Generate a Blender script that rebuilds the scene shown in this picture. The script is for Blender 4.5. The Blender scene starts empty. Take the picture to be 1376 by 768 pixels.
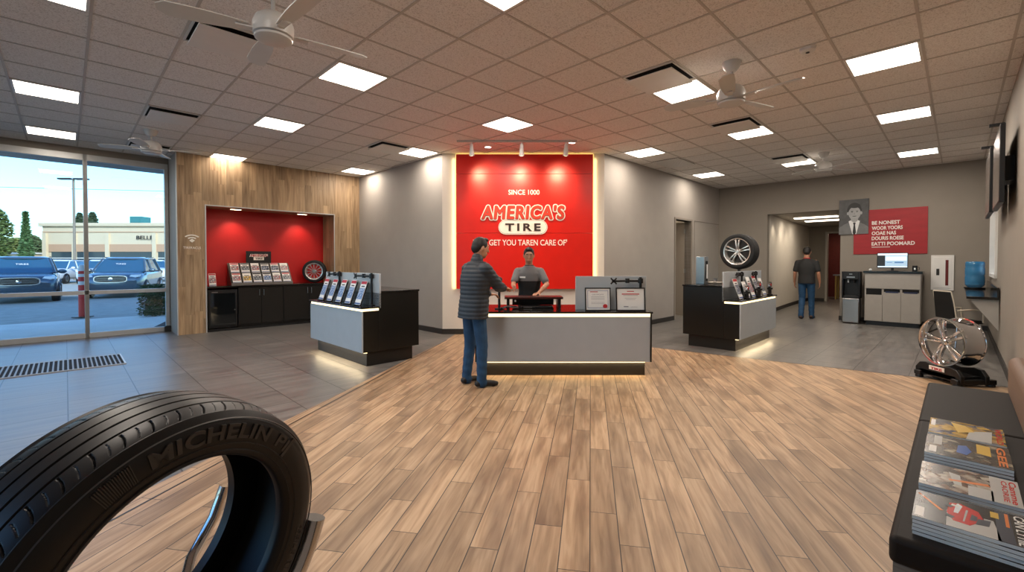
import bpy, math, random
import numpy as np
from mathutils import Vector, Matrix, Euler
random.seed(7)
R=math.radians; PI=math.pi; S2=math.sqrt(2)
SC=bpy.context.scene; COL=SC.collection
# ---------------------------------------------------------------- camera, world, sun, exposure
cam_d=bpy.data.cameras.new('camera'); cam=bpy.data.objects.new('camera',cam_d); COL.objects.link(cam)
cam.location=(0,0,1.5); cam.rotation_euler=(R(89),0,0)
cam_d.sensor_width=36; cam_d.lens=600/1376*36; cam_d.shift_y=-21.5/1376; cam_d.clip_start=.05; cam_d.clip_end=500
SC.camera=cam
SC.view_settings.view_transform='Standard'; SC.view_settings.look='None'; SC.view_settings.gamma=1
SC.view_settings.use_curve_mapping=False
SC.view_settings.exposure=0.0
PANEL_W=34.0; PANEL_E=7.0; SKY=0.37; SUN_E=4.6
SC.cycles.max_bounces=8; SC.cycles.diffuse_bounces=4; SC.cycles.glossy_bounces=4; SC.cycles.transparent_max_bounces=12
SC.cycles.caustics_reflective=False; SC.cycles.caustics_refractive=False; SC.cycles.sample_clamp_indirect=6
wd=bpy.data.worlds.new('world'); SC.world=wd; wd.use_nodes=True
wn=wd.node_tree; sky=wn.nodes.new('ShaderNodeTexSky'); sky.sky_type='NISHITA'; sky.sun_disc=False
sky.sun_elevation=R(32); sky.sun_rotation=R(135); sky.air_density=1.2; sky.dust_density=.6; sky.ozone_density=2.5
tn=wn.nodes.new('ShaderNodeMix'); tn.data_type='RGBA'; tn.blend_type='MULTIPLY'; tn.inputs['Factor'].default_value=1; tn.inputs['B'].default_value=(.70,.98,1.22,1)
wn.links.new(sky.outputs[0],tn.inputs['A']); wn.links.new(tn.outputs['Result'],wn.nodes['Background'].inputs[0]); wn.nodes['Background'].inputs[1].default_value=SKY
sd=bpy.data.lights.new('sun','SUN'); sd.energy=SUN_E; sd.angle=R(.6); sd.color=(1,.93,.82)
sun=bpy.data.objects.new('sun',sd); COL.objects.link(sun)
sun.rotation_euler=Vector((-.707*.866,.707*.866,-.5)).to_track_quat('-Z','Y').to_euler()

# ---------------------------------------------------------------- helpers
A45=R(45)
def W(u,v,z=0): return Vector(((u-v)/S2,(u+v)/S2,z))
def lin(c):
    if isinstance(c,str):
        c=[int(c[i:i+2],16)/255 for i in (0,2,4)]
    return tuple((x/12.92 if x<=.04045 else ((x+.055)/1.055)**2.4) for x in c)+(1,)
class NT:
    def __init__(s,name):
        s.m=bpy.data.materials.new(name); s.m.use_nodes=True; s.t=s.m.node_tree; s.b=s.t.nodes['Principled BSDF']
        s.out=s.t.nodes['Material Output']
    def n(s,ty,**k):
        nd=s.t.nodes.new('ShaderNode'+ty)
        for a,v in k.items():
            if a.startswith('i_'):
                key=a[2:]; key=int(key) if key.isdigit() else key.replace('_',' ')
                s.set(nd.inputs[key],v)
            else: setattr(nd,a,v)
        return nd
    def set(s,inp,v):
        if isinstance(v,bpy.types.NodeSocket): s.t.links.new(v,inp)
        else: inp.default_value=v
    def math(s,op,a,b=0,c=0):
        nd=s.t.nodes.new('ShaderNodeMath'); nd.operation=op
        for i,v in enumerate((a,b,c)): s.set(nd.inputs[i],v)
        return nd.outputs[0]
    def mix(s,f,a,b,mode='MIX'):
        nd=s.t.nodes.new('ShaderNodeMix'); nd.data_type='RGBA'; nd.blend_type=mode
        s.set(nd.inputs['Factor'],f); s.set(nd.inputs['A'],a); s.set(nd.inputs['B'],b)
        return nd.outputs['Result']
    def ramp(s,f,stops):
        nd=s.t.nodes.new('ShaderNodeValToRGB'); s.set(nd.inputs[0],f); e=nd.color_ramp.elements
        while len(e)<len(stops): e.new(.5)
        for x,(p,c) in zip(e,stops): x.position=p; x.color=c if len(c)==4 else lin(c)
        return nd.outputs[0]
    def p(s,**k):
        for a,v in k.items(): s.set(s.b.inputs[a.replace('_',' ')],v)
    def bump(s,h,st=.2,dist=.002):
        nd=s.n('Bump'); nd.inputs['Strength'].default_value=st; nd.inputs['Distance'].default_value=dist
        s.set(nd.inputs['Height'],h); s.t.links.new(nd.outputs[0],s.b.inputs['Normal'])
MC={}
def mat(name,col='808080',rough=.5,metal=0,var=0,scale=8,bump=0,emit=None,es=0,coat=0,spec=None,stretch=None):
    if name in MC: return MC[name]
    q=NT(name); c=lin(col)
    if var or bump:
        tc=q.n('TexCoord'); mp=q.n('Mapping'); q.set(mp.inputs[0],tc.outputs['Object'])
        if stretch: mp.inputs['Scale'].default_value=stretch
        nz=q.n('TexNoise'); q.set(nz.inputs['Vector'],mp.outputs[0]); nz.inputs['Scale'].default_value=scale; nz.inputs['Detail'].default_value=5
        if var:
            lo=tuple(max(0,x*(1-var)) for x in c[:3])+(1,); hi=tuple(min(1,x*(1+var)) for x in c[:3])+(1,)
            q.p(Base_Color=q.ramp(nz.outputs[0],[(.3,lo),(.7,hi)]))
        else: q.p(Base_Color=c)
        if bump: q.bump(nz.outputs[0],bump,.004)
    else: q.p(Base_Color=c)
    q.p(Roughness=rough,Metallic=metal,Coat_Weight=coat)
    if spec is not None: q.b.inputs['Specular IOR Level'].default_value=spec
    if emit: q.b.inputs['Emission Color'].default_value=lin(emit); q.b.inputs['Emission Strength'].default_value=es
    MC[name]=q.m; return q.m
def spotpic(name,cols,scale=30,rough=.35):
    """printed picture: blotches of several inks"""
    if name in MC: return MC[name]
    q=NT(name); tc=q.n('TexCoord'); v=q.n('TexVoronoi'); q.set(v.inputs['Vector'],tc.outputs['Object']); v.inputs['Scale'].default_value=scale
    n=q.n('TexNoise'); q.set(n.inputs['Vector'],tc.outputs['Object']); n.inputs['Scale'].default_value=scale*.7; n.inputs['Detail'].default_value=4
    sep=q.n('SeparateColor'); q.set(sep.inputs[0],v.outputs['Color'])
    f=q.math('ADD',q.math('MULTIPLY',sep.outputs[0],.55),q.math('MULTIPLY',n.outputs[0],.5))
    k=len(cols); q.p(Base_Color=q.ramp(f,[(.15+.7*i/(k-1),c) for i,c in enumerate(cols)]),Roughness=rough)
    MC[name]=q.m; return q.m
def set_tags(o,label=None,cat=None,group=None,kind=None):
    if label: o['label']=label
    if cat: o['category']=cat
    if group: o['group']=group
    if kind: o['kind']=kind
    return o
def empty(name,label,cat,loc,rz=0,group=None,rx=0,ry=0):
    o=bpy.data.objects.new(name,None); COL.objects.link(o); o.empty_display_size=.1
    o.location=loc; o.rotation_euler=(rx,ry,rz); return set_tags(o,label,cat,group)
def basis(d):
    d=Vector(d).normalized(); a=Vector((0,0,1)) if abs(d.z)<.9 else Vector((1,0,0))
    x=d.cross(a).normalized(); return x,d.cross(x).normalized(),d
TC={}
def text_data(body,offset=0,space=1.0,shear=0):
    key=(body,offset,space,shear)
    if key in TC: return TC[key]
    cu=bpy.data.curves.new('t','FONT'); cu.body=body; cu.size=1; cu.extrude=.5; cu.offset=offset; cu.space_character=space; cu.shear=shear; cu.resolution_u=4
    cu.fill_mode='BOTH'
    ob=bpy.data.objects.new('t',cu); COL.objects.link(ob); bpy.context.view_layer.update()
    me=bpy.data.meshes.new_from_object(ob.evaluated_get(bpy.context.evaluated_depsgraph_get()))
    V=[v.co.copy() for v in me.vertices]; F=[tuple(p.vertices) for p in me.polygons]
    bpy.data.objects.remove(ob); bpy.data.curves.remove(cu); bpy.data.meshes.remove(me)
    xs=[v.x for v in V]; ys=[v.y for v in V]
    TC[key]=(V,F,min(xs),max(xs),min(ys),max(ys)); return TC[key]
class MB:
    def __init__(s): s.v=[];s.f=[];s.m=[]
    def add(s,V,F,m=0):
        o=len(s.v); s.v+= [tuple(x) for x in V]; s.f+=[tuple(i+o for i in f) for f in F]; s.m+=[m]*len(F); return s
    def box(s,x0,x1,y0,y1,z0,z1,m=0,M=None):
        V=[Vector((x,y,z)) for z in (z0,z1) for y in (y0,y1) for x in (x0,x1)]
        if M is not None: V=[M@v for v in V]
        return s.add(V,[(0,2,3,1),(4,5,7,6),(0,1,5,4),(2,6,7,3),(0,4,6,2),(1,3,7,5)],m)
    def prism(s,poly,d0,d1,axis='z',m=0):
        """poly 2D extruded along an axis; x:(y,z) y:(x,z) z:(x,y)"""
        def P(a,b,d): return (d,a,b) if axis=='x' else ((a,d,b) if axis=='y' else (a,b,d))
        n=len(poly); V=[P(a,b,d0) for a,b in poly]+[P(a,b,d1) for a,b in poly]
        F=[tuple(range(n))[::-1],tuple(range(n,2*n))]+[(i,(i+1)%n,n+(i+1)%n,n+i) for i in range(n)]
        return s.add(V,F,m)
    def tube(s,p0,p1,r,r2=None,seg=16,m=0,cap=True):
        p0=Vector(p0);p1=Vector(p1);r2=r if r2 is None else r2; x,y,d=basis(p1-p0); V=[]
        for p,q in ((p0,r),(p1,r2)):
            for i in range(seg):
                a=2*PI*i/seg; V.append(p+x*q*math.cos(a)+y*q*math.sin(a))
        F=[(i,(i+1)%seg,seg+(i+1)%seg,seg+i) for i in range(seg)]
        if cap: F+=[tuple(range(seg))[::-1],tuple(range(seg,2*seg))]
        return s.add(V,F,m)
    def path(s,pts,r,seg=12,m=0,rs=None):
        pts=[Vector(p) for p in pts]; V=[];n=len(pts); x=None
        for k,p in enumerate(pts):
            d=(pts[min(k+1,n-1)]-pts[max(k-1,0)]).normalized()
            if x is None: x,_,_=basis(d)
            x=(x-d*x.dot(d)).normalized(); y=d.cross(x); q=rs[k] if rs else r
            for i in range(seg):
                a=2*PI*i/seg; V.append(p+x*q*math.cos(a)+y*q*math.sin(a))
        F=[(k*seg+i,k*seg+(i+1)%seg,(k+1)*seg+(i+1)%seg,(k+1)*seg+i) for k in range(n-1) for i in range(seg)]
        F+=[tuple(range(seg))[::-1],tuple(range((n-1)*seg,n*seg))]
        return s.add(V,F,m)
    def lathe(s,prof,axis='z',seg=48,m=0,closed=False,c=(0,0,0),mod=None):
        """prof: list of (r, h)"""
        V=[];n=len(prof)
        for i in range(seg):
            a=2*PI*i/seg; ca,sa=math.cos(a),math.sin(a)
            for k,(r,h) in enumerate(prof):
                if mod: r=r+mod(a,k,h)
                p=(r*ca,r*sa,h) if axis=='z' else ((h,r*ca,r*sa) if axis=='x' else (r*sa,h,r*ca))
                V.append((p[0]+c[0],p[1]+c[1],p[2]+c[2]))
        F=[]
        kk=n if closed else n-1
        for i in range(seg):
            j=(i+1)%seg
            for k in range(kk):
                l=(k+1)%n; F.append((i*n+k,j*n+k,j*n+l,i*n+l))
        return s.add(V,F,m)
    def ball(s,c,r,seg=16,rings=10,m=0,M=None):
        r=(r,r,r) if not hasattr(r,'__len__') else r; V=[];F=[]
        V.append((0,0,1))
        for i in range(1,rings):
            t=PI*i/rings
            for j in range(seg): V.append((math.sin(t)*math.cos(2*PI*j/seg),math.sin(t)*math.sin(2*PI*j/seg),math.cos(t)))
        V.append((0,0,-1)); L=len(V)-1
        for j in range(seg): F.append((0,1+j,1+(j+1)%seg)); F.append((L,L-seg+(j+1)%seg,L-seg+j))
        for i in range(rings-2):
            for j in range(seg):
                a=1+i*seg+j; b=1+i*seg+(j+1)%seg; F.append((a,a+seg,b+seg,b))
        V=[Vector((x*r[0],y*r[1],z*r[2])) for x,y,z in V]
        if M is not None: V=[M@v for v in V]
        return s.add([v+Vector(c) for v in V],F,m)
    def capsule(s,p0,p1,r0,r1,seg=12,m=0):
        p0=Vector(p0);p1=Vector(p1);d=p1-p0; L=d.length; x,y,d=basis(d); V=[p0-d*r0];n=4
        rings=[(p0-d*r0*math.cos(PI/2*k/n),r0*math.sin(PI/2*k/n)) for k in range(1,n+1)]+[(p1+d*r1*math.sin(PI/2*k/n),r1*math.cos(PI/2*k/n)) for k in range(0,n)]
        for p,q in rings:
            for i in range(seg):
                a=2*PI*i/seg; V.append(p+x*q*math.cos(a)+y*q*math.sin(a))
        V.append(p1+d*r1); E_=len(V)-1; nr=len(rings)
        F=[(0,1+(i+1)%seg,1+i) for i in range(seg)]
        F+=[(1+k*seg+i,1+k*seg+(i+1)%seg,1+(k+1)*seg+(i+1)%seg,1+(k+1)*seg+i) for k in range(nr-1) for i in range(seg)]
        F+=[(E_,1+(nr-1)*seg+i,1+(nr-1)*seg+(i+1)%seg) for i in range(seg)]
        return s.add(V,F,m)
    def loft(s,secs,seg=24,m=0,e=2.0):
        """secs: (cx,cy,z,rx,ry) stacked, superellipse exponent e"""
        V=[]
        for cx,cy,z,rx,ry in secs:
            for i in range(seg):
                a=2*PI*i/seg; c,q=math.cos(a),math.sin(a)
                V.append((cx+rx*math.copysign(abs(c)**(2/e),c),cy+ry*math.copysign(abs(q)**(2/e),q),z))
        n=len(secs)
        F=[(k*seg+i,k*seg+(i+1)%seg,(k+1)*seg+(i+1)%seg,(k+1)*seg+i) for k in range(n-1) for i in range(seg)]
        F+=[tuple(range(seg))[::-1],tuple(range((n-1)*seg,n*seg))]
        return s.add(V,F,m)
    def text(s,body,c,xd,yd,w,h,depth,m=0,offset=0,space=1.0,shear=0,fn=None,ref=False):
        V,F,x0,x1,y0,y1=text_data(body,offset,space,shear)
        if ref: x0,x1,y0,y1=text_data(body,0,space,shear)[2:]
        xd=Vector(xd);yd=Vector(yd);nd=xd.cross(yd); c=Vector(c)
        kx=w/(x1-x0); ky=h/(y1-y0) if h else kx; out=[]
        for v in V:
            a=(v.x-(x0+x1)/2)*kx; b=(v.y-(y0+y1)/2)*ky; z=(v.z+.5)*depth
            out.append(fn(a,b,z) if fn else c+xd*a+yd*b+nd*z)
        return s.add(out,F,m)
    def build(s,name,mats,parent=None,loc=None,rz=None,bevel=0,smooth=35,seg=2,rot=None):
        me=bpy.data.meshes.new(name); me.from_pydata(s.v,[],s.f)
        mats=mats if isinstance(mats,(list,tuple)) else [mats]
        for q in mats: me.materials.append(q)
        me.polygons.foreach_set('material_index',s.m)
        if smooth:
            me.polygons.foreach_set('use_smooth',[True]*len(s.f)); me.set_sharp_from_angle(angle=R(smooth))
        me.update(); o=bpy.data.objects.new(name,me); COL.objects.link(o)
        if parent: o.parent=parent
        if loc is not None: o.location=loc
        if rz is not None: o.rotation_euler=(0,0,rz)
        if rot is not None: o.rotation_euler=rot
        if bevel:
            b=o.modifiers.new('bevel','BEVEL'); b.width=bevel; b.segments=seg; b.limit_method='ANGLE'; b.angle_limit=R(40)
        return o
def struct(name,mb,m,room=True,**k):
    o=mb.build(name,m,rz=A45 if room else None,**k); o['kind']='structure'; return o
def dup(root,loc=None,rz=None,label=None,group=None):
    r=root.copy(); COL.objects.link(r)
    if loc is not None: r.location=loc
    if rz is not None: r.rotation_euler=(root.rotation_euler[0],root.rotation_euler[1],rz)
    if label: r['label']=label
    if group: r['group']=group
    for ch in list(root.children):
        c=ch.copy(); COL.objects.link(c); c.parent=r
        for g in ch.children:
            d=g.copy(); COL.objects.link(d); d.parent=c
    return r
def remesh(mb,name,mats,voxel=.007,smooth=6,parent=None,fn=None,matfn=None):
    o=mb.build(name,mats,parent=None,smooth=0)
    m=o.modifiers.new('r','REMESH'); m.mode='VOXEL'; m.voxel_size=voxel
    sm=o.modifiers.new('s','SMOOTH'); sm.iterations=smooth; sm.factor=.5
    bpy.context.view_layer.update()
    me=bpy.data.meshes.new_from_object(o.evaluated_get(bpy.context.evaluated_depsgraph_get()))
    o.modifiers.clear(); old=o.data; o.data=me; me.name=name; bpy.data.meshes.remove(old)
    n=len(me.vertices); co=np.empty(n*3); me.vertices.foreach_get('co',co); co=co.reshape(-1,3)
    if fn is not None:
        no=np.empty(n*3); me.vertices.foreach_get('normal',no); no=no.reshape(-1,3)
        co=fn(co,no); me.vertices.foreach_set('co',co.ravel())
    me.polygons.foreach_set('use_smooth',[True]*len(me.polygons))
    if matfn:
        idx=[]
        for p in me.polygons: idx.append(matfn(p.center))
        me.polygons.foreach_set('material_index',idx)
    else: me.polygons.foreach_set('material_index',[0]*len(me.polygons))
    me.update()
    if parent: o.parent=parent
    return o
def area(name,loc,sx,sy,power,col,rot=(0,0,0),parent=None,spread=None):
    l=bpy.data.lights.new(name,'AREA'); l.shape='RECTANGLE'; l.size=sx; l.size_y=sy; l.energy=power; l.color=col
    if spread: l.spread=spread
    o=bpy.data.objects.new(name,l); COL.objects.link(o); o.location=loc; o.rotation_euler=rot
    if parent: o.parent=parent
    return o
def spot(name,loc,target,power,col,size=60,blend=.5,rad=.03):
    l=bpy.data.lights.new(name,'SPOT'); l.energy=power; l.color=col; l.spot_size=R(size); l.spot_blend=blend; l.shadow_soft_size=rad
    o=bpy.data.objects.new(name,l); COL.objects.link(o); o.location=loc
    o.rotation_euler=(Vector(target)-Vector(loc)).to_track_quat('-Z','Y').to_euler(); return o

# ---------------------------------------------------------------- surface materials
def m_planks():
    q=NT('wood_plank_floor'); tc=q.n('TexCoord'); mp=q.n('Mapping'); q.set(mp.inputs[0],tc.outputs['Object']); mp.inputs['Rotation'].default_value=(0,0,R(10))  # planks run slightly to the right
    sp=q.n('SeparateXYZ'); q.set(sp.inputs[0],mp.outputs[0]); X,Y=sp.outputs[0],sp.outputs[1]
    w,l=.156,.92
    a=q.math('DIVIDE',X,w); row=q.math('FLOOR',a); fx=q.math('FRACT',a)
    wn_=q.n('TexWhiteNoise',noise_dimensions='1D'); q.set(wn_.inputs['W'],row)
    b=q.math('ADD',q.math('DIVIDE',Y,l),q.math('ADD',q.math('MULTIPLY',row,.37),q.math('MULTIPLY',wn_.outputs[0],.12)))
    col=q.math('FLOOR',b); fy=q.math('FRACT',b)
    cb=q.n('CombineXYZ'); q.set(cb.inputs[0],row); q.set(cb.inputs[1],col)
    rnd=q.n('TexWhiteNoise',noise_dimensions='3D'); q.set(rnd.inputs['Vector'],cb.outputs[0])
    # grain
    m2=q.n('Mapping'); q.set(m2.inputs[0],mp.outputs[0]); m2.inputs['Scale'].default_value=(22,1.6,1)
    ad=q.n('VectorMath',operation='ADD'); q.set(ad.inputs[0],m2.outputs[0]); q.set(ad.inputs[1],rnd.outputs['Color'])
    off=q.n('VectorMath',operation='MULTIPLY_ADD'); q.set(off.inputs[0],rnd.outputs['Color']); off.inputs[1].default_value=(37,19,11); q.set(off.inputs[2],m2.outputs[0])
    n1=q.n('TexNoise'); q.set(n1.inputs['Vector'],off.outputs[0]); n1.inputs['Scale'].default_value=1.3; n1.inputs['Detail'].default_value=6; n1.inputs['Distortion'].default_value=.6
    m3=q.n('Mapping'); q.set(m3.inputs[0],mp.outputs[0]); m3.inputs['Scale'].default_value=(6,1.1,1)
    off3=q.n('VectorMath',operation='MULTIPLY_ADD'); q.set(off3.inputs[0],rnd.outputs['Color']); off3.inputs[1].default_value=(31,17,5); q.set(off3.inputs[2],m3.outputs[0])
    n2=q.n('TexNoise'); q.set(n2.inputs['Vector'],off3.outputs[0]); n2.inputs['Scale'].default_value=1.2; n2.inputs['Detail'].default_value=3
    base=q.ramp(n1.outputs[0],[(.25,'866b50'),(.45,'aa8c6d'),(.6,'bc9f80'),(.8,'c9ad8e')])
    dark=q.ramp(n2.outputs[0],[(.48,(0,0,0,1)),(.72,(1,1,1,1))])
    c=q.mix(q.math('MULTIPLY',dark,.7),base,lin('6e543e'))
    hsv=q.n('HueSaturation'); q.set(hsv.inputs['Color'],c); hsv.inputs['Saturation'].default_value=1.04
    q.set(hsv.inputs['Value'],q.math('MULTIPLY_ADD',rnd.outputs['Value'],.34,.80))
    def edge(f,size,t):
        d=q.math('MULTIPLY',q.math('MINIMUM',f,q.math('SUBTRACT',1,f)),size); return q.math('LESS_THAN',d,t)
    g=q.math('MAXIMUM',edge(fx,w,.0028),edge(fy,l,.0022))
    q.p(Base_Color=q.mix(g,hsv.outputs[0],lin('33281e')),Roughness=q.math('MULTIPLY_ADD',n1.outputs[0],.2,.33))
    q.bump(q.math('SUBTRACT',q.math('MULTIPLY',n1.outputs[0],.15),g),.35,.002)
    return q.m
def m_tiles():
    q=NT('grey_stone_tile'); tc=q.n('TexCoord'); sp=q.n('SeparateXYZ'); q.set(sp.inputs[0],tc.outputs['Object']); T=.575
    a=q.math('DIVIDE',sp.outputs[0],T); b=q.math('ADD',q.math('DIVIDE',sp.outputs[1],T),.22)
    fx=q.math('FRACT',a); fy=q.math('FRACT',b)
    cb=q.n('CombineXYZ'); q.set(cb.inputs[0],q.math('FLOOR',a)); q.set(cb.inputs[1],q.math('FLOOR',b))
    rnd=q.n('TexWhiteNoise',noise_dimensions='3D'); q.set(rnd.inputs['Vector'],cb.outputs[0])
    m2=q.n('Mapping'); q.set(m2.inputs[0],tc.outputs['Object']); m2.inputs['Scale'].default_value=(1.2,9,1)
    off=q.n('VectorMath',operation='MULTIPLY_ADD'); q.set(off.inputs[0],rnd.outputs['Color']); off.inputs[1].default_value=(9,13,5); q.set(off.inputs[2],m2.outputs[0])
    n1=q.n('TexNoise'); q.set(n1.inputs['Vector'],off.outputs[0]); n1.inputs['Scale'].default_value=1.3; n1.inputs['Detail'].default_value=6
    c=q.ramp(n1.outputs[0],[(.25,'555250'),(.5,'6d6a66'),(.75,'7f7b76')])
    hsv=q.n('HueSaturation'); q.set(hsv.inputs['Color'],c); q.set(hsv.inputs['Value'],q.math('MULTIPLY_ADD',rnd.outputs['Value'],.14,.93))
    def edge(f,t): return q.math('LESS_THAN',q.math('MULTIPLY',q.math('MINIMUM',f,q.math('SUBTRACT',1,f)),T),t)
    g=q.math('MAXIMUM',edge(fx,.0048),edge(fy,.0036))
    q.p(Base_Color=q.mix(g,hsv.outputs[0],lin('282624')),Roughness=q.math('MULTIPLY_ADD',n1.outputs[0],.2,.26))
    q.bump(n1.outputs[0],.03,.002); return q.m
def m_woodwall():
    q=NT('vertical_wood_cladding'); tc=q.n('TexCoord'); sp=q.n('SeparateXYZ'); q.set(sp.inputs[0],tc.outputs['Object'])
    h=q.math('ADD',sp.outputs[0],sp.outputs[1]); w,l=.15,1.25
    a=q.math('DIVIDE',h,w); row=q.math('FLOOR',a); fx=q.math('FRACT',a)
    wn_=q.n('TexWhiteNoise',noise_dimensions='1D'); q.set(wn_.inputs['W'],row)
    b=q.math('ADD',q.math('DIVIDE',sp.outputs[2],l),q.math('MULTIPLY',wn_.outputs[0],3)); col=q.math('FLOOR',b); fy=q.math('FRACT',b)
    cb=q.n('CombineXYZ'); q.set(cb.inputs[0],row); q.set(cb.inputs[1],col)
    rnd=q.n('TexWhiteNoise',noise_dimensions='3D'); q.set(rnd.inputs['Vector'],cb.outputs[0])
    cc=q.n('CombineXYZ'); q.set(cc.inputs[0],q.math('MULTIPLY',h,18)); q.set(cc.inputs[2],q.math('MULTIPLY',sp.outputs[2],1.3))
    off=q.n('VectorMath',operation='MULTIPLY_ADD'); q.set(off.inputs[0],rnd.outputs['Color']); off.inputs[1].default_value=(29,13,17); q.set(off.inputs[2],cc.outputs[0])
    n1=q.n('TexNoise'); q.set(n1.inputs['Vector'],off.outputs[0]); n1.inputs['Scale'].default_value=1.1; n1.inputs['Detail'].default_value=6; n1.inputs['Distortion'].default_value=.5
    c=q.ramp(n1.outputs[0],[(.25,'84694c'),(.45,'a98b69'),(.6,'bb9d79'),(.8,'c8ab87')])
    hsv=q.n('HueSaturation'); q.set(hsv.inputs['Color'],c); q.set(hsv.inputs['Value'],q.math('MULTIPLY_ADD',rnd.outputs['Value'],.34,.78))
    g=q.math('MAXIMUM',q.math('LESS_THAN',q.math('MULTIPLY',q.math('MINIMUM',fx,q.math('SUBTRACT',1,fx)),w),.0012),q.math('LESS_THAN',q.math('MULTIPLY',fy,l),.002))
    q.p(Base_Color=q.mix(q.math('MULTIPLY',g,.6),hsv.outputs[0],lin('5a4632')),Roughness=.5); q.bump(n1.outputs[0],.15,.002); return q.m
def m_ceiling():
    q=NT('speckled_ceiling_tile'); tc=q.n('TexCoord')
    n1=q.n('TexNoise'); q.set(n1.inputs['Vector'],tc.outputs['Object']); n1.inputs['Scale'].default_value=70; n1.inputs['Detail'].default_value=3
    n2=q.n('TexVoronoi'); q.set(n2.inputs['Vector'],tc.outputs['Object']); n2.inputs['Scale'].default_value=95
    f=q.math('MULTIPLY',n1.outputs[0],q.math('ADD',n2.outputs[0],.5))
    q.p(Base_Color=q.ramp(f,[(.22,'beb8b2'),(.42,'e8e3de'),(.6,'f2eeea')]),Roughness=.9); q.bump(f,.5,.004); return q.m
def m_glass(name,tint='ffffff',refl=1.0):
    if name in MC: return MC[name]
    q=NT(name); tr=q.n('BsdfTransparent'); tr.inputs[0].default_value=lin(tint); gl=q.n('BsdfGlossy'); gl.inputs['Roughness'].default_value=.0
    fr=q.n('Fresnel'); fr.inputs[0].default_value=1.5; mx=q.n('MixShader'); q.set(mx.inputs[0],q.math('MULTIPLY',fr.outputs[0],refl)); q.set(mx.inputs[1],tr.outputs[0]); q.set(mx.inputs[2],gl.outputs[0])
    q.set(q.out.inputs[0],mx.outputs[0]); MC[name]=q.m; return q.m
PLANK=m_planks(); TILE=m_tiles(); WOODW=m_woodwall(); CEIL=m_ceiling(); GLASS=m_glass('window_glass','eef6fa')
GREY_W=mat('warm_grey_paint','a39c94',.75,var=.03,scale=3,bump=.02)
CREAM_W=mat('cream_paint','ddd6cc',.7,var=.02,scale=3)
TAUPE_W=mat('taupe_paint','8f877d',.75,var=.03,scale=3)
BASEB=mat('dark_baseboard','2e2b28',.5,var=.1)
ALU=mat('aluminium_frame','c2c2c0',.4,.25,var=.04)
RED=mat('red_panel','d81a0a',.34,var=.04,scale=4,spec=.5)
REDW=mat('red_niche_wall','c01414',.5,var=.05,scale=4)
WHITE=mat('white_plastic','e6e4e0',.4,var=.02)
OFFW=mat('warm_white','efe6da',.5,var=.02)
BLACK=mat('black_plastic','101012',.4,var=.1)
BLKLAM=mat('black_laminate','15130f',.32,var=.15,scale=14,stretch=(1,1,8))
CTOP=mat('black_stone_top','1a1816',.12,var=.2,scale=60)
GREYLAM=mat('grey_laminate','b4babf',.4,var=.03,scale=5)
CHROME=mat('chrome','d6d6d8',.07,1)
STEEL=mat('brushed_steel','a8a8a8',.28,1,var=.05,stretch=(1,1,30))
DGREY=mat('dark_metal','33302d',.35,.5,var=.06)
LED=mat('led_strip','fff0cc',.5,emit='ffe2a8',es=2.4)
RUB=mat('tyre_rubber','17171a',.42,var=.15,scale=20)
BLACKHOLE=mat('opening_shade','080808',.9,var=.1)  # near-black that stands in for the shade inside openings
LINER=mat('paper_white','e8e8e6',.6,var=.02)

# ---------------------------------------------------------------- structure: floor, ceiling, walls
H=3.75
struct('floor',MB().box(-3,26,-.47,13,-.12,0),TILE)
wp=[(-2.75,-1.2),(-2.5,1.6),(-2.42,2.86),(-2.2,3.9),(-1.26,8.57),(-1.18,9.26),(1.2,9.26),(1.95,8.2),(6.0,5.27),(5.82,5.0),(.1,-.52)]
struct('floor_wood',MB().prism(wp,-.02,.004),PLANK,room=False,smooth=0)
struct('trim_1',MB().add([(-2.5,1.6,.0055),(-1.26,8.57,.0055),(-1.245,8.565,.0055),(-2.485,1.6,.0055)],[(0,3,2,1)]).add([(1.95,8.2,.0055),(6,5.27,.0055),(5.99,5.255,.0055),(1.94,8.185,.0055)],[(0,1,2,3)]),DGREY,room=False)
struct('ceiling',MB().box(-3,14.2,-.47,12.2,H,H+.12),CEIL)
g=MB(); T=.66
k=-8
while 2.5+T*(k-.5)<14.2:
    u=2.5+T*(k-.5)
    if u>-3: g.box(u-.012,u+.012,-.47,12.2,H-.006,H)
    k+=1
for k in range(-1,19):
    v=.62+T*(k-.5)
    if v<12.2: g.box(-3,14.2,v-.012,v+.012,H-.005,H)
struct('ceiling_grid',g,mat('grid_bar','c4bdb6',.6,var=.03),smooth=0)
# window wall v=12.2
struct('wall_window',MB().box(-3,1.62,12.2,12.42,3.6,9.0).box(1.60,1.9,12.2,12.42,0,9.0).box(1.9,6,12.2,12.42,0,9).box(6,14,12.2,12.42,0,9),TAUPE_W)  # top carried up as an unseen parapet, added to shade the parked cars
def window(name,u0,u1,lab=None):
    f=MB(); v0,v1=12.17,12.28; a=.065
    f.box(u0,u1,v0,v1,0,.1).box(u0,u1,v0,v1,3.5,3.62).box(u0,u0+a,v0,v1,.1,3.5).box(u1-a,u1,v0,v1,.1,3.5).box(u0,u1,v0,v1,.86,.935)
    o=struct(name,f,ALU,bevel=.004)
    p=MB().box(u0+a,u1-a,12.215,12.225,.1,.86).build('window_pane',GLASS,parent=o); MB().box(u0+a,u1-a,12.215,12.225,.935,3.5).build('window_pane',GLASS,parent=o)
window('window_1',-2.55,.325); window('window_2',.262,1.6)
struct('wall_rear',MB().box(-3.2,-3,-.6,.6,0,9).box(-3.2,-3,12.0,12.4,0,9).box(-3.2,-3,.6,12.0,3.3,9),TAUPE_W)
o=struct('window_4',MB().box(-3.15,-3.03,.6,12.0,0,.1).box(-3.15,-3.03,.6,12,3.2,3.3).box(-3.15,-3.03,.6,12,.86,.935),ALU)
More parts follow.
